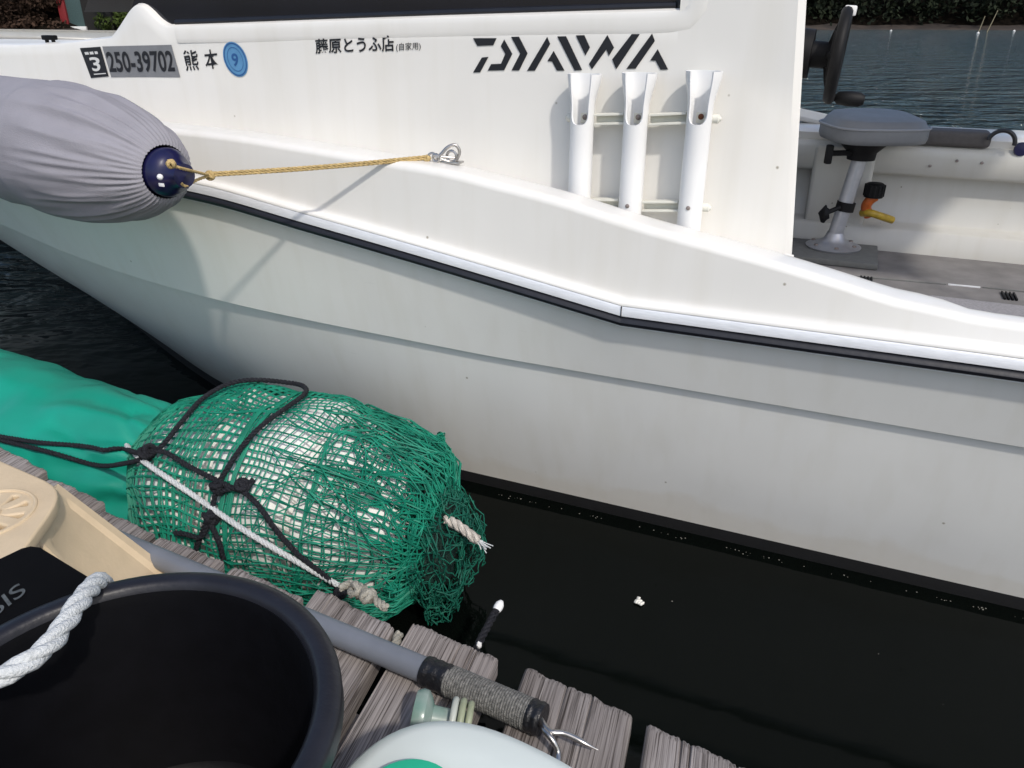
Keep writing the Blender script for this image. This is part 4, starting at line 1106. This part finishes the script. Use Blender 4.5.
# ------------------------------------------------------------------ green tarpaulin bundle
def body_mesh(axis, rad, nu, nv, lump, seed, sqz=1.0):
    """closed lumpy roll round a bent axis; returns f(u, v, lift)"""
    A = catmull(axis, 0.01)
    T, N, Bn = frames(A)
    rf = pchip(rad)
    def f(u, v, lift=0.0, amp=1.0):
        x = u * (len(A) - 1); i = min(len(A) - 2, int(x)); t = x - i
        p = A[i].lerp(A[i + 1], t); n_ = N[i].lerp(N[i + 1], t); b_ = Bn[i].lerp(Bn[i + 1], t)
        a = 2 * math.pi * v
        d = n_ * (math.cos(a) * sqz) + b_ * math.sin(a)
        k = p * 7.0 + d * 1.6
        r = rf(u) * (1 + lump * amp * mnoise.noise(k + Vector((seed, 0, 0))) + lump * 0.5 * amp * mnoise.noise(k * 2.3 + Vector((0, seed, 0))))
        return p + d * (r + lift)
    return f
tf = body_mesh([(-2.3, 2.20, 0.08), (-1.7, 1.96, 0.095), (-1.25, 1.74, 0.085), (-0.98, 1.60, 0.10), (-0.70, 1.47, 0.125)],
               [(0, 0.19), (0.35, 0.212), (0.62, 0.212), (0.78, 0.198), (0.9, 0.170), (0.97, 0.125), (1, 0.02)], 0, 0, 0.05, 3.3)
def tarp_pt(u, v):
    e = sstep(0.72, 1.0, u)
    a = 2 * math.pi * v
    cr = 1 - abs(mnoise.noise(Vector((math.cos(a) * 1.8, math.sin(a) * 1.8, u * 5)))) * 3
    fine = mnoise.noise(Vector((math.cos(a) * 4, math.sin(a) * 4, u * 9 + 5)))
    return tf(u, v, 0.010 * cr * (0.25 + e) + 0.008 * fine * e + 0.010 * e * math.sin(13 * a + 6 * u) - 0.012 * e * (1 - min(1, abs(mnoise.noise(Vector((a * 1.3, u * 11, 8)))) * 6)))
g = MB(); g.grid([[tarp_pt(i / 120, k / 120) for k in range(120)] for i in range(121)], cv=True)
tarp = obj('tarpaulin_bundle', g, M['tarp'], None, sharp=80)
tag(tarp, 'smooth green tarpaulin bundle floating between the dock and the bow', 'tarpaulin')
tarp_bvh = BVHTree.FromPolygons([tuple(v) for v in g.v], g.f)

# ------------------------------------------------------------------ net bag
nb = thing('net_bag', 'bulging green net bag stuffed with white foam floats, hung along the dock edge', 'net bag', (-0.45, 1.30, 0.0))
axis = [(-0.735, 1.475, 0.135), (-0.60, 1.42, 0.170), (-0.40, 1.345, 0.185), (-0.25, 1.285, 0.18), (-0.135, 1.255, 0.155)]
rad = [(0, 0.12), (0.03, 0.160), (0.10, 0.190), (0.25, 0.212), (0.45, 0.212), (0.62, 0.202), (0.78, 0.182), (0.90, 0.158), (0.97, 0.118), (1, 0.05)]
bf = body_mesh(axis, rad, 0, 0, 0.095, 1.7)
# foam floats inside
for i, (u0, u1, vv) in enumerate(((0.02, 0.36, 0), (0.30, 0.66, 1), (0.60, 0.93, 2))):
    rows = []
    for k in range(26):
        q = k / 25; u = lerp(u0, u1, q)
        sh_ = min(1, 4 * q * (1 - q) * 1.6 + 0.02) ** 0.4
        c = sum((bf(u, j / 4) for j in range(4)), Vector((0, 0, 0))) / 4
        rows.append([c.lerp(bf(u, j / 60, -0.006), sh_) for j in range(60)])
    g = MB(); g.grid(rows, cv=True); g.f.append(tuple(range(59, -1, -1))); g.f.append(tuple(25 * 60 + j for j in range(60)))
    obj('foam_float', g, M['foam'], nb, sharp=80)
NV = 76
def net_layer(g, u0, u1, nu, nv, lift, warp, seed, rad_, diamond=0.0, ampn=0.004, jit=0.0):
    r = random.Random(seed)
    def P(i, j):
        u = lerp(u0, u1, i / nu); v = j / nv
        uu = u + warp * mnoise.noise(Vector((i * 0.13, j * 0.13, seed))) / nu * 2.2
        vv = v + warp * mnoise.noise(Vector((i * 0.13 + 7, j * 0.13, seed + 3))) / nv * 2.2 + (0.5 / nv * diamond if i % 2 else 0)
        uu = max(0.0, min(1.0, uu))
        l = lift + ampn * (1 + mnoise.noise(Vector((i * 0.21, j * 0.21, seed + 9))))
        q = bf(uu, vv % 1.0, l)
        if jit: q += Vector((r.gauss(0, jit), r.gauss(0, jit), r.gauss(0, jit)))
        return q
    W = [[P(i, j) for j in range(nv)] for i in range(nu + 1)]
    lines = []
    for i in range(nu + 1):
        lines.append([W[i][j % nv] for j in range(nv + 1)])
    for j in range(nv):
        lines.append([W[i][j] for i in range(nu + 1)])
    for k, L in enumerate(lines):
        if callable(rad_): rr = rad_(lerp(u0, u1, k / nu)) if k <= nu else [rad_(lerp(u0, u1, i / nu)) for i in range(nu + 1)]
        else: rr = rad_
        g.tube(L, rr, 4, caps=False)
g = MB()
net_layer(g, 0.0, 0.97, 44, NV, 0.002, 0.55, 2, lambda u: lerp(0.0031, 0.0017, sstep(0.30, 0.55, u)), jit=0.0006)
net_layer(g, 0.0, 0.34, 15, NV // 2, 0.005, 0.8, 5, 0.0015, ampn=0.004, jit=0.0007)
net_layer(g, 0.70, 0.99, 15, 60, 0.004, 1.2, 8, 0.0015, diamond=1.0, ampn=0.006, jit=0.001)
net_layer(g, 0.84, 0.99, 11, 76, 0.006, 3.0, 14, 0.0015, diamond=1.0, ampn=0.010, jit=0.003)
net_layer(g, 0.90, 1.0, 8, 70, 0.010, 4.0, 17, 0.0015, diamond=1.0, ampn=0.012, jit=0.004)
# gathered seams running round and along
for vv, u0, u1 in ((0.36, 0.02, 0.95), (0.02, 0.03, 0.97), (0.86, 0.05, 0.95)):
    for k in range(3):
        g.tube([bf(u0 + (u1 - u0) * i / 50, (vv + 0.006 * k + 0.01 * math.sin(i * 0.4 + k)) % 1, 0.010) for i in range(51)], 0.0019, 5)
for uu in (0.43, 0.455):
    for k in range(3):
        g.tube([bf(uu + 0.004 * k + 0.05 * math.sin(j * 0.13) * 0.3, j / 60 % 1, 0.010 + 0.002 * math.sin(j)) for j in range(61)], 0.0019, 5)
obj('net', g, M['net'], nb, smooth=False)
# loose bunched netting at the end of the bag
g = MB(); r = random.Random(12)
ec_ = Vector((-0.168, 1.262, 0.172)); n_line = 150
for k in range(n_line):
    d0 = Vector((r.gauss(0, 1), r.gauss(0, 1), r.gauss(0, 1))).normalized()
    pts = []; p = d0.copy(); hd = Vector((r.gauss(0, 1), r.gauss(0, 1), r.gauss(0, 1)))
    rr = 0.80 + 0.22 * r.random()
    for i in range(34):
        hd = (hd + Vector((r.gauss(0, 1), r.gauss(0, 1), r.gauss(0, 1))) * 0.85).normalized()
        p = (p + hd * 0.11).normalized()
        lum = 1 + 0.18 * mnoise.noise(p * 2.2 + Vector((4, 1, 0)))
        pts.append(ec_ + Vector((p.x * 0.11, p.y * 0.14, p.z * 0.17 - 0.025 * (p.x > 0))) * (rr * lum + 0.02 * r.gauss(0, 1)))
    g.tube(pts, 0.00135, 4, caps=False)
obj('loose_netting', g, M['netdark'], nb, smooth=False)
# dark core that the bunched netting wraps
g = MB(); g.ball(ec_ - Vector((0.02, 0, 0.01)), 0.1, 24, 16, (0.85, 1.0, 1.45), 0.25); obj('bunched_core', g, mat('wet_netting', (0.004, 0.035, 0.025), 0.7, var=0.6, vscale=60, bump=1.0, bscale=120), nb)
# cast ropes on to the bag and the tarpaulin
dgv = [tuple(bf(i / 80, k / 80, 0.012)) for i in range(81) for k in range(80)]
dgf = [(i * 80 + k, i * 80 + (k + 1) % 80, (i + 1) * 80 + (k + 1) % 80, (i + 1) * 80 + k) for i in range(80) for k in range(80)]
bag_bvh = BVHTree.FromPolygons(dgv, dgf)
def onto(x, y, lift=0.004, fallz=None):
    d = ray(x, y).normalized(); best = None
    for bv in (bag_bvh, tarp_bvh):
        h = bv.ray_cast(CAM, d)
        if h[0] is not None and (best is None or h[3] < best[3]): best = h
    if best is None: return atz(x, y, fallz if fallz is not None else 0.25)
    n_ = best[1]; n_ = -n_ if n_.dot(d) > 0 else n_
    return best[0] + n_ * lift
for (x, y) in ((440, 437), (393, 585)):
    c = onto(x, y, 0.012); g = MB()
    for k in range(7):
        pts = [c + Vector((r.gauss(0, .008), r.gauss(0, .008), r.gauss(0, .008))) for _ in range(7)]
        g.tube(catmull(pts, 0.004), 0.0014, 4)
    obj('net_knot', g, M['net'], nb, smooth=False)
br = thing('black_rope', 'thin black rope looped and knotted round the green net bag and along the tarpaulin', 'rope', onto(235, 490))
RB = 0.0052
g = MB()
for pts in ([(-14, 434), (0, 437), (40, 443), (75, 448), (95, 450), (106, 451), (116, 451.5), (127, 452), (137, 453), (150, 455)],
            [(-14, 436), (0, 440), (50, 452), (100, 464), (130, 464), (150, 458), (165, 448), (185, 424), (205, 402), (230, 388), (255, 384), (290, 387), (305, 391), (306, 398), (290, 410), (265, 428), (245, 448), (230, 470), (222, 484), (218, 500), (213, 520), (205, 535), (190, 532), (178, 531)],
            [(150, 452), (168, 455), (190, 466), (215, 478), (235, 488), (248, 494), (262, 508), (278, 528), (300, 552), (322, 570), (342, 586)],
            [(220, 492), (235, 489), (250, 487), (256, 482)], [(213, 520), (222, 540), (226, 556)], [(211, 520), (200, 545), (196, 552)]):
    g.rope([onto(x, y, 0.009) for x, y in pts], RB, 0.026, jitter=0.1)
obj('rope', g, M['black_rope'], br)
r = random.Random(5)
for (x, y, sz) in ((152, 455, 0.016), (222, 488, 0.014), (246, 488, 0.014), (213, 518, 0.015), (345, 586, 0.012)):
    c = onto(x, y, 0.010); g = MB()
    for k in range(4):
        g.torus(c + Vector((r.gauss(0, .5), r.gauss(0, .5), r.gauss(0, .5))) * sz * 0.5, (r.gauss(0, 1), r.gauss(0, 1), r.gauss(0, 1)), sz * 0.62, RB * 0.95, 18, 8)
    obj('knot', g, M['black_rope'], br)

wr_ = thing('white_rope', 'thin white rope stretched diagonally across the green net bag to the dock', 'rope', onto(240, 520))
g = MB(); g.rope([onto(x, y, 0.009) for x, y in ((126, 449), (150, 464), (200, 497), (250, 530), (300, 560), (340, 582))], 0.0055, 0.028)
obj('rope', g, M['white_rope'], wr_)
g = MB(); r = random.Random(9)
kp_ = [atz(x, y, DZ + 0.012) for x, y in ((340, 588), (352, 584), (366, 590), (376, 600), (386, 608))]
g.rope(kp_, 0.0065, 0.03, jitter=0.4)
for x, y in ((356, 590), (368, 596)):
    c = atz(x, y, DZ + 0.014)
    for k in range(3): g.torus(c, (r.gauss(0, 1), r.gauss(0, 1), r.gauss(0, 1)), 0.010, 0.005, 16, 8)
obj('knot', g, M['dirty_rope'], wr_)

# frayed rope end poking out of the bag
P0 = ato(438, 518, -0.62); P0 = onto(438, 517, 0.015)
P2 = atz(478, 541, 0.10)
P2 = CAM + ray(478, 540).normalized() * ((P0 - CAM).length - 0.02)
re_ = thing('frayed_rope', 'short frayed off white rope end poking out of the bunched netting', 'rope', P0)
g = MB(); g.rope([P0, P0.lerp(P2, 0.3) + Vector((0, 0, 0.004)), P0.lerp(P2, 0.65) + Vector((0, -0.004, 0.005)), P2], 0.0095, 0.05, jitter=0.5)
obj('rope', g, mat('frayed_rope', (0.60, 0.55, 0.48), 0.85, var=0.5, vscale=80, bump=0.8, bscale=300), re_)
g = MB(); r = random.Random(2)
for k in range(16):
    e = P2 + (P2 - P0).normalized() * 0.02 + Vector((r.gauss(0, .005), r.gauss(0, .005), r.gauss(0, .005)))
    g.tube([P2 - (P2 - P0).normalized() * 0.004, P2.lerp(e, 0.6), e], 0.0012, 4)
obj('frayed_tip', g, M['white_rope'], re_)

# black rope end with a white whipped tip standing out of the water
q = [atz(481, 700, 0.03), atz(480, 680, 0.08), atz(476, 655, 0.12), atz(479, 643, 0.14), atz(490, 622, 0.15), atz(500, 604, 0.16)]
dr = thing('dangling_rope', 'black rope with a white whipped tip sticking up beside the dock', 'rope', q[2])
g = MB(); g.rope(q[:-1] + [q[-2].lerp(q[-1], 0.7)], 0.0068, 0.034, jitter=0.2); obj('rope', g, M['black_rope'], dr)
g = MB(); d = (q[-1] - q[-2]).normalized(); g.lathe([(0.007, 0), (0.0085, 0.006), (0.008, 0.014), (0.004, 0.021), (0, 0.023)], q[-2].lerp(q[-1], 0.62), d, 14); obj('tip', g, M['pvc'], dr)
g = MB(); c = q[3] + Vector((0, -0.006, 0.002)); g.ball(c, 0.005, 10, 7, (1, 1, 1.3), 0.5); obj('marker', g, M['pvc'], dr)
# foam scrap on the water
r = random.Random(4); g = MB(); c = atz(638, 602, 0.003)
for k in range(9): g.ball(c + Vector((r.gauss(0, .0055), r.gauss(0, .0045), 0.001)), 0.0045, 8, 6, (1, 1, 0.6), 0.6)
tag(obj('foam_scrap', g, M['scrap']), 'tiny white foam scrap floating on the dark water', 'debris')

# scum specks strung along the waterline and drifting on the still water
r = random.Random(31); g = MB()
for k in range(126):
    if k < 120:
        sc = -0.62 + 1.5 * r.random(); cl = mnoise.noise(Vector((sc * 9, 0, 0)))
        if cl < 0.05 and r.random() < 0.75: continue
        p = B(sc, wl(sc) - 0.020 - abs(r.gauss(0, 0.004)), 0.001); q_ = 0.0009 * (0.4 + r.random())
    else:
        p = atz(r.uniform(480, 1020), r.uniform(500, 760), 0.001); q_ = 0.0008 * (0.5 + r.random())
        if loc(p)[1] > -0.03: continue
    g.ball(p, q_, 6, 4, (1.6, 1.6, 0.5))
tag(obj('water_scum', g, mat('scum', (0.17, 0.165, 0.14), 0.8, var=0.4, vscale=90)), 'fine pale specks of scum floating along the waterline', 'scum', kind='stuff')

# ------------------------------------------------------------------ gaff
gz = DZ + 0.024
a, b_ = atz(101, 534, gz), atz(425, 670.5, gz)
gd = (b_ - a).normalized()
gaff = thing('gaff', 'grey gaff pole with cord bound grip and steel hook lying on the planks', 'gaff', atz(300, 615, DZ))
RG = 0.0178
pa = a - gd * 0.3; pe = a + gd * ((atz(427, 671, gz) - a).dot(gd))
g = MB(); g.tube([pa, pa.lerp(pe, 0.5), pe], RG, 28); obj('pole', g, M['pole'], gaff)
def wrapped(x0, x1, rr, nturn, amp):
    A_, E_ = gline(x0), gline(x1); L = (E_ - A_).length; n_ = nturn * 6
    prof = [(rr * 0.9, 0)] + [(rr + amp * (0.5 - 0.5 * math.cos(2 * math.pi * i / 6)) , L * i / n_) for i in range(n_ + 1)] + [(rr * 0.9, L), (0, L)]
    return A_, prof
def gline(x):                                          # point of the pole's axis below picture column x
    lo, hi = -1.0, 2.5
    for _ in range(50):
        md = (lo + hi) / 2; P = a + gd * md
        fw = P.y * math.cos(PITCH) - (P.z - CAMH) * math.sin(PITCH)
        if 512 + FPX * P.x / fw < x: lo = md
        else: hi = md
    return a + gd * lo
A_, pr_ = wrapped(425, 450, RG + 0.0025, 3, 0.0012); g = MB(); g.lathe(pr_, A_, gd, 28); obj('tape_or_highlight', g, M['tape'], gaff)
# cord binding: a real helix of thin cord, jittered
g = MB(); A_, E_ = gline(449), gline(531); L = (E_ - A_).length
T_ = gd; u_ = (Vector((0, 0, 1)) - T_ * T_.z).normalized(); v_ = T_.cross(u_)
turns = 34; pts = []
for i in range(turns * 20 + 1):
    an = 2 * math.pi * i / 20; t = i / (turns * 20)
    pts.append(A_ + T_ * (L * t) + (u_ * math.cos(an) + v_ * math.sin(an)) * (RG + 0.0018 + 0.0006 * mnoise.noise(Vector((an * 0.7, t * 9, 0)))))
g.tube(pts, 0.00205, 6); obj('cord_grip', g, M['cord'], gaff, sharp=80)
A_, pr_ = wrapped(528, 543, RG + 0.003, 2, 0.0015); g = MB(); g.lathe(pr_, A_, gd, 28); obj('tape_or_highlight', g, M['tape'], gaff)
h0 = gline(538)
hk = [h0 - Vector((0, 0, 0.004)), atz(545, 731, gz + 0.008), atz(553, 741, gz + 0.004), atz(558, 752, gz - 0.008), atz(557, 764, gz - 0.012), atz(549, 768, gz - 0.012)]
hk2 = [h0 + Vector((0, 0, 0.004)), atz(549, 731, gz + 0.008), atz(562, 733, gz + 0.006), atz(573, 737, gz + 0.004), atz(586, 744, gz), atz(598, 750, gz - 0.006)]
P_ = catmull(hk, 0.003); g = MB(); g.tube(P_, 0.0038, 10)
P_ = catmull(hk2, 0.003); g.tube(P_, [0.0040 * (1 - 0.75 * sstep(0.72, 1, i / (len(P_) - 1))) for i in range(len(P_))], 10)
obj('hook', g, M['steel'], gaff)

# ------------------------------------------------------------------ black tub with rope handle
RZ = 0.53
rp_ = [atz(x, y, RZ) for x, y in ((0, 632), (104, 575), (137, 570), (175, 567), (213, 568), (246, 578), (283, 598), (310, 630), (332, 668), (345, 712), (349, 736))]
Aq = np.array([[2 * p.x, 2 * p.y, 1] for p in rp_]); bq = np.array([p.x ** 2 + p.y ** 2 for p in rp_])
sol = np.linalg.lstsq(Aq, bq, rcond=None)[0]
tcx, tcy = sol[0], sol[1]; TR = math.sqrt(sol[2] + tcx ** 2 + tcy ** 2)
print('TUB', tcx, tcy, TR, [round(math.hypot(p.x - tcx, p.y - tcy) - TR, 3) for p in rp_])
tub = thing('rubber_tub', 'deep round black tub with a thick white rope handle at the left front', 'tub', (tcx, tcy, DZ))
dzt = DZ + 0.004
o_ = Vector((tcx, tcy, 0))
g = MB(); g.lathe([(0, dzt), (TR * 0.74, dzt), (TR * 0.77, dzt + 0.01), (TR - 0.022, RZ - 0.03), (TR - 0.020, RZ - 0.014), (TR - 0.018, RZ - 0.008),
                   (TR - 0.0265, RZ - 0.008), (TR - 0.029, RZ - 0.02), (TR * 0.80, dzt + 0.03), (TR * 0.765, dzt + 0.016), (TR * 0.74, dzt + 0.012)], o_, (0, 0, 1), 96)
obj('bucket', g, M['tub'], tub, sharp=50)
g = MB(); g.lathe([(TR * 0.745, dzt + 0.0125), (TR * 0.72, dzt + 0.018), (TR * 0.69, dzt + 0.014), (0, dzt + 0.013)], o_, (0, 0, 1), 96); obj('bottom', g, mat('tub_bottom', (0.022, 0.024, 0.032), 0.4, spec=0.5, var=0.5, vscale=14), tub, sharp=60)
g = MB(); g.lathe([(TR - 0.026, RZ - 0.010), (TR - 0.024, RZ - 0.002), (TR - 0.019, RZ + 0.002), (TR - 0.008, RZ + 0.001), (TR - 0.002, RZ - 0.002), (TR, RZ - 0.008), (TR, RZ - 0.024), (TR - 0.004, RZ - 0.026), (TR - 0.014, RZ - 0.022), (TR - 0.024, RZ - 0.012)], o_, (0, 0, 1), 96)
obj('rim', g, M['tubrim'], tub, sharp=50)
# moulded lug that carries the rope
lug = [(-40, 610), (-40, 560), (0, 560), (22, 549.5), (30, 547.5), (38, 548.5), (60, 562), (86, 578), (92, 583), (60, 605), (0, 640)]
vs, fs = flat2d([[(atz(x, y, RZ - 0.008).x, atz(x, y, RZ - 0.008).y) for x, y in lug]], extrude=0.006, bevel=0.003)
g = MB(); g.add([Vector((v.x, v.y, RZ - 0.016 + v.z)) for v in vs], fs); lg = obj('lug', g, mat('matt_black_plastic', (0.003, 0.003, 0.0035), 0.8, spec=0.08, var=0.4), tub)
vs, fs = glyphs('SIS', 0.004)
q4 = [Vector(p) for p in ((-14, 607), (19, 582), (27, 592), (-6, 618))]        # tl tr br bl
g = MB(); pts = []
for x, y in vs:
    t_ = q4[0].lerp(q4[1], x); bt = q4[3].lerp(q4[2], x); p = bt.lerp(t_, y); pts.append(atz(p.x, p.y, RZ - 0.0055))
g.add(pts, fs); obj('embossed_letters', g, mat('worn_letters', (0.10, 0.11, 0.11), 0.6, var=0.7, vscale=120), lg, smooth=False)
g = MB(); RH = 0.0108
hp_ = [atz(105, 584, RZ - 0.03), atz(97, 583, RZ + 0.004), atz(84, 596, RZ + 0.022), atz(66, 622, RZ + 0.026), atz(44, 650, RZ + 0.026), atz(18, 668, RZ + 0.026), atz(-14, 680, RZ + 0.022), atz(-50, 688, RZ + 0.014), atz(-85, 690, RZ - 0.02)]
g.rope(hp_, RH, 0.085, seg=12, jitter=0.12); obj('rope_handle', g, M['white_rope'], tub, sharp=80)

# ------------------------------------------------------------------ beige stool
SZ = 0.455
stool = thing('plastic_stool', 'beige plastic step stool with a cut out top and splayed legs behind the black tub', 'stool', atz(60, 560, DZ))
c_ = [atz(-60, 436, SZ), atz(22, 471.5, SZ), atz(50, 484, SZ), atz(56, 494, SZ), atz(51, 508, SZ), atz(30, 537, SZ), atz(-4, 583, SZ), atz(-50, 640, SZ), atz(-140, 650, SZ), atz(-200, 560, SZ), atz(-150, 470, SZ)]
ctr = sum(c_, Vector((0, 0, 0))) / len(c_)
out = [(p.x, p.y) for p in c_]
def smooth_loop(L, k=2):
    for _ in range(k):
        N_ = []
        for i in range(len(L)):
            p, q = L[i], L[(i + 1) % len(L)]
            N_ += [(p[0] * .75 + q[0] * .25, p[1] * .75 + q[1] * .25), (p[0] * .25 + q[0] * .75, p[1] * .25 + q[1] * .75)]
        L = N_
    return L
out = smooth_loop(out, 1)
rose = atz(-14, 515, SZ); loops = [out]; 
for k in range(10):
    a0 = 2 * math.pi * k / 10
    R0, R1, hw = 0.020, 0.052, 0.20
    L = []
    for i in range(5): L.append((R0 + (R1 - R0) * i / 4, -hw * (0.4 + 0.6 * i / 4)))
    for i in range(5): L.append((R1 + 0.004 * math.sin(math.pi * i / 4), hw * (-1 + 2 * i / 4)))
    for i in range(4, -1, -1): L.append((R0 + (R1 - R0) * i / 4, hw * (0.4 + 0.6 * i / 4)))
    loops.append([(rose.x + r_ * math.cos(a0 + t_), rose.y + r_ * math.sin(a0 + t_)) for r_, t_ in L])
vs, fs = flat2d(loops, extrude=0.006, bevel=0.0035)
g = MB(); g.add([Vector((v.x, v.y, SZ - 0.0095 + v.z)) for v in vs], fs); top_ = obj('seat', g, M['beige'], stool, sharp=35)
g = MB()
for R_, rr in ((0.062, 0.003), (0.016, 0.003)): g.torus(Vector((rose.x, rose.y, SZ)), (0, 0, 1), R_, rr, 48, 8)
obj('rosette_ridge', g, M['beige'], top_)
def leg(P1, P2, P3, P4):
    g = MB(); n_ = ((P2 - P1).cross(P3 - P1)).normalized()
    cc_ = (P1 + P2 + P3 + P4) / 4; od = Vector((cc_.x - ctr.x, cc_.y - ctr.y, 0.05))
    if n_.dot(od) < 0: n_ = -n_
    def Q(u, v, h): return (P1.lerp(P3, v)).lerp(P2.lerp(P4, v), u) + n_ * h
    us = [0, 0.02, 0.12, 0.17, 0.83, 0.88, 0.98, 1]; 
    rows = []
    for j, v in enumerate((0, 0.10, 0.16, 0.5, 1.0)):
        rows.append([Q(u, v, (0 if k in (0, 7) else (0.003 if k in (1, 6, 2, 5) else -0.003 if j >= 2 else 0.003))) for k, u in enumerate(us)])
    back = [[Q(u, v, -0.012) for u in us] for v in (0, 1.0)]
    g.grid(rows)
    g.grid([[rows[i][0], Q(0, v, -0.014)] for i, v in enumerate((0, 0.10, 0.16, 0.5, 1.0))])
    g.grid([[rows[i][-1], Q(1, v, -0.014)] for i, v in enumerate((0, 0.10, 0.16, 0.5, 1.0))])
    g.grid([[Q(u, v, -0.014) for u in us] for v in (0, 1)])
    g.grid([[rows[0][k], Q(u, 0, -0.014)] for k, u in enumerate(us)]); g.grid([[rows[-1][k], Q(u, 1, -0.014)] for k, u in enumerate(us)])
    return g
zt = SZ - 0.016
P1, P2 = atz(57, 484, zt), atz(31, 537, zt); P3, P4 = atz(168, 568, DZ + 0.004), atz(124, 625, DZ + 0.004)
obj('leg', leg(P1, P2, P3, P4), M['beige'], stool, sharp=25)
for ang in (math.radians(118), math.radians(180), math.radians(262)):
    Rm = Matrix.Rotation(ang, 3, 'Z')
    rot = lambda p: Vector((ctr.x, ctr.y, p.z)) + Rm @ Vector((p.x - ctr.x, p.y - ctr.y, 0)) * (0.92)
    obj('leg', leg(rot(P1), rot(P2), rot(P3), rot(P4)), M['beige'], stool, sharp=25)
# apron that joins the legs below the top
g = MB(); inn = [(ctr.x + (x - ctr.x) * 0.93, ctr.y + (y - ctr.y) * 0.93) for x, y in out]
g.grid([[Vector((x, y, SZ - 0.016)), Vector((ctr.x + (x - ctr.x) * 1.06, ctr.y + (y - ctr.y) * 1.06, SZ - 0.075))] for x, y in inn + [inn[0]]])
ap = obj('apron', g, M['beige'], stool)

# ------------------------------------------------------------------ white container with a green lid
CZ = 0.43
jc = Vector((-0.037, 0.445, 0)); je1 = Vector((0.87, -0.5, 0)); je2 = Vector((0.5, 0.87, 0))
jug = thing('plastic_container', 'rounded white plastic container with a green lid at the bottom edge', 'container', (jc.x, jc.y, DZ))
def jring(k, z, e_=2.6, n_=64):
    row = []
    for i in range(n_):
        an = 2 * math.pi * i / n_; ca, sa2 = math.cos(an), math.sin(an)
        r_ = (abs(ca) ** e_ + abs(sa2) ** e_) ** (-1 / e_)
        row.append(jc + je1 * (ca * r_ * 0.165 * k) + je2 * (sa2 * r_ * 0.135 * k) + Vector((0, 0, z)))
    return row
g = MB(); g.grid([jring(k, z) for k, z in ((0.0, DZ + 0.002), (0.9, DZ + 0.002), (0.97, DZ + 0.012), (1.0, DZ + 0.04), (1.0, CZ - 0.06), (0.985, CZ - 0.035), (0.95, CZ - 0.018), (0.89, CZ - 0.006), (0.80, CZ - 0.001), (0.6, CZ), (0, CZ))], cv=True)
obj('body', g, M['jug'], jug, sharp=80)
lc = atz(408, 806, CZ + 0.012)
g = MB(); g.lathe([(0.050, CZ - 0.002), (0.050, CZ + 0.010), (0.048, CZ + 0.014), (0.04, CZ + 0.015), (0, CZ + 0.015)], Vector((lc.x, lc.y, 0)), (0, 0, 1), 40); obj('lid', g, M['lidgreen'], jug)

# ------------------------------------------------------------------ bottle neck with rings, lying by the gaff
b0 = atz(420, 716, DZ + 0.045); b1 = atz(478, 726, DZ + 0.035)
bd = (b1 - b0).normalized()
bo = thing('bottle_neck', 'pale green translucent bottle lying beside the cord bound gaff grip', 'bottle', b0)
g = MB(); g.lathe([(0, 0.004), (0.018, 0.0), (0.030, 0.002), (0.0335, 0.010), (0.032, 0.017), (0.025, 0.022), (0.016, 0.026), (0.015, 0.04), (0.015, 0.07), (0, 0.07)], b0 - bd * 0.01, bd, 32); obj('shoulder', g, M['bottle'], bo)
for k, (t, R_, mm) in enumerate(((0.046, 0.026, 'ring1'), (0.056, 0.026, 'ring2'), (0.066, 0.024, 'ring2'))):
    g = MB(); g.torus(b0 + bd * (t - 0.01 + 0.006), bd, R_, 0.0045, 32, 10); obj('ring', g, M[mm], bo)
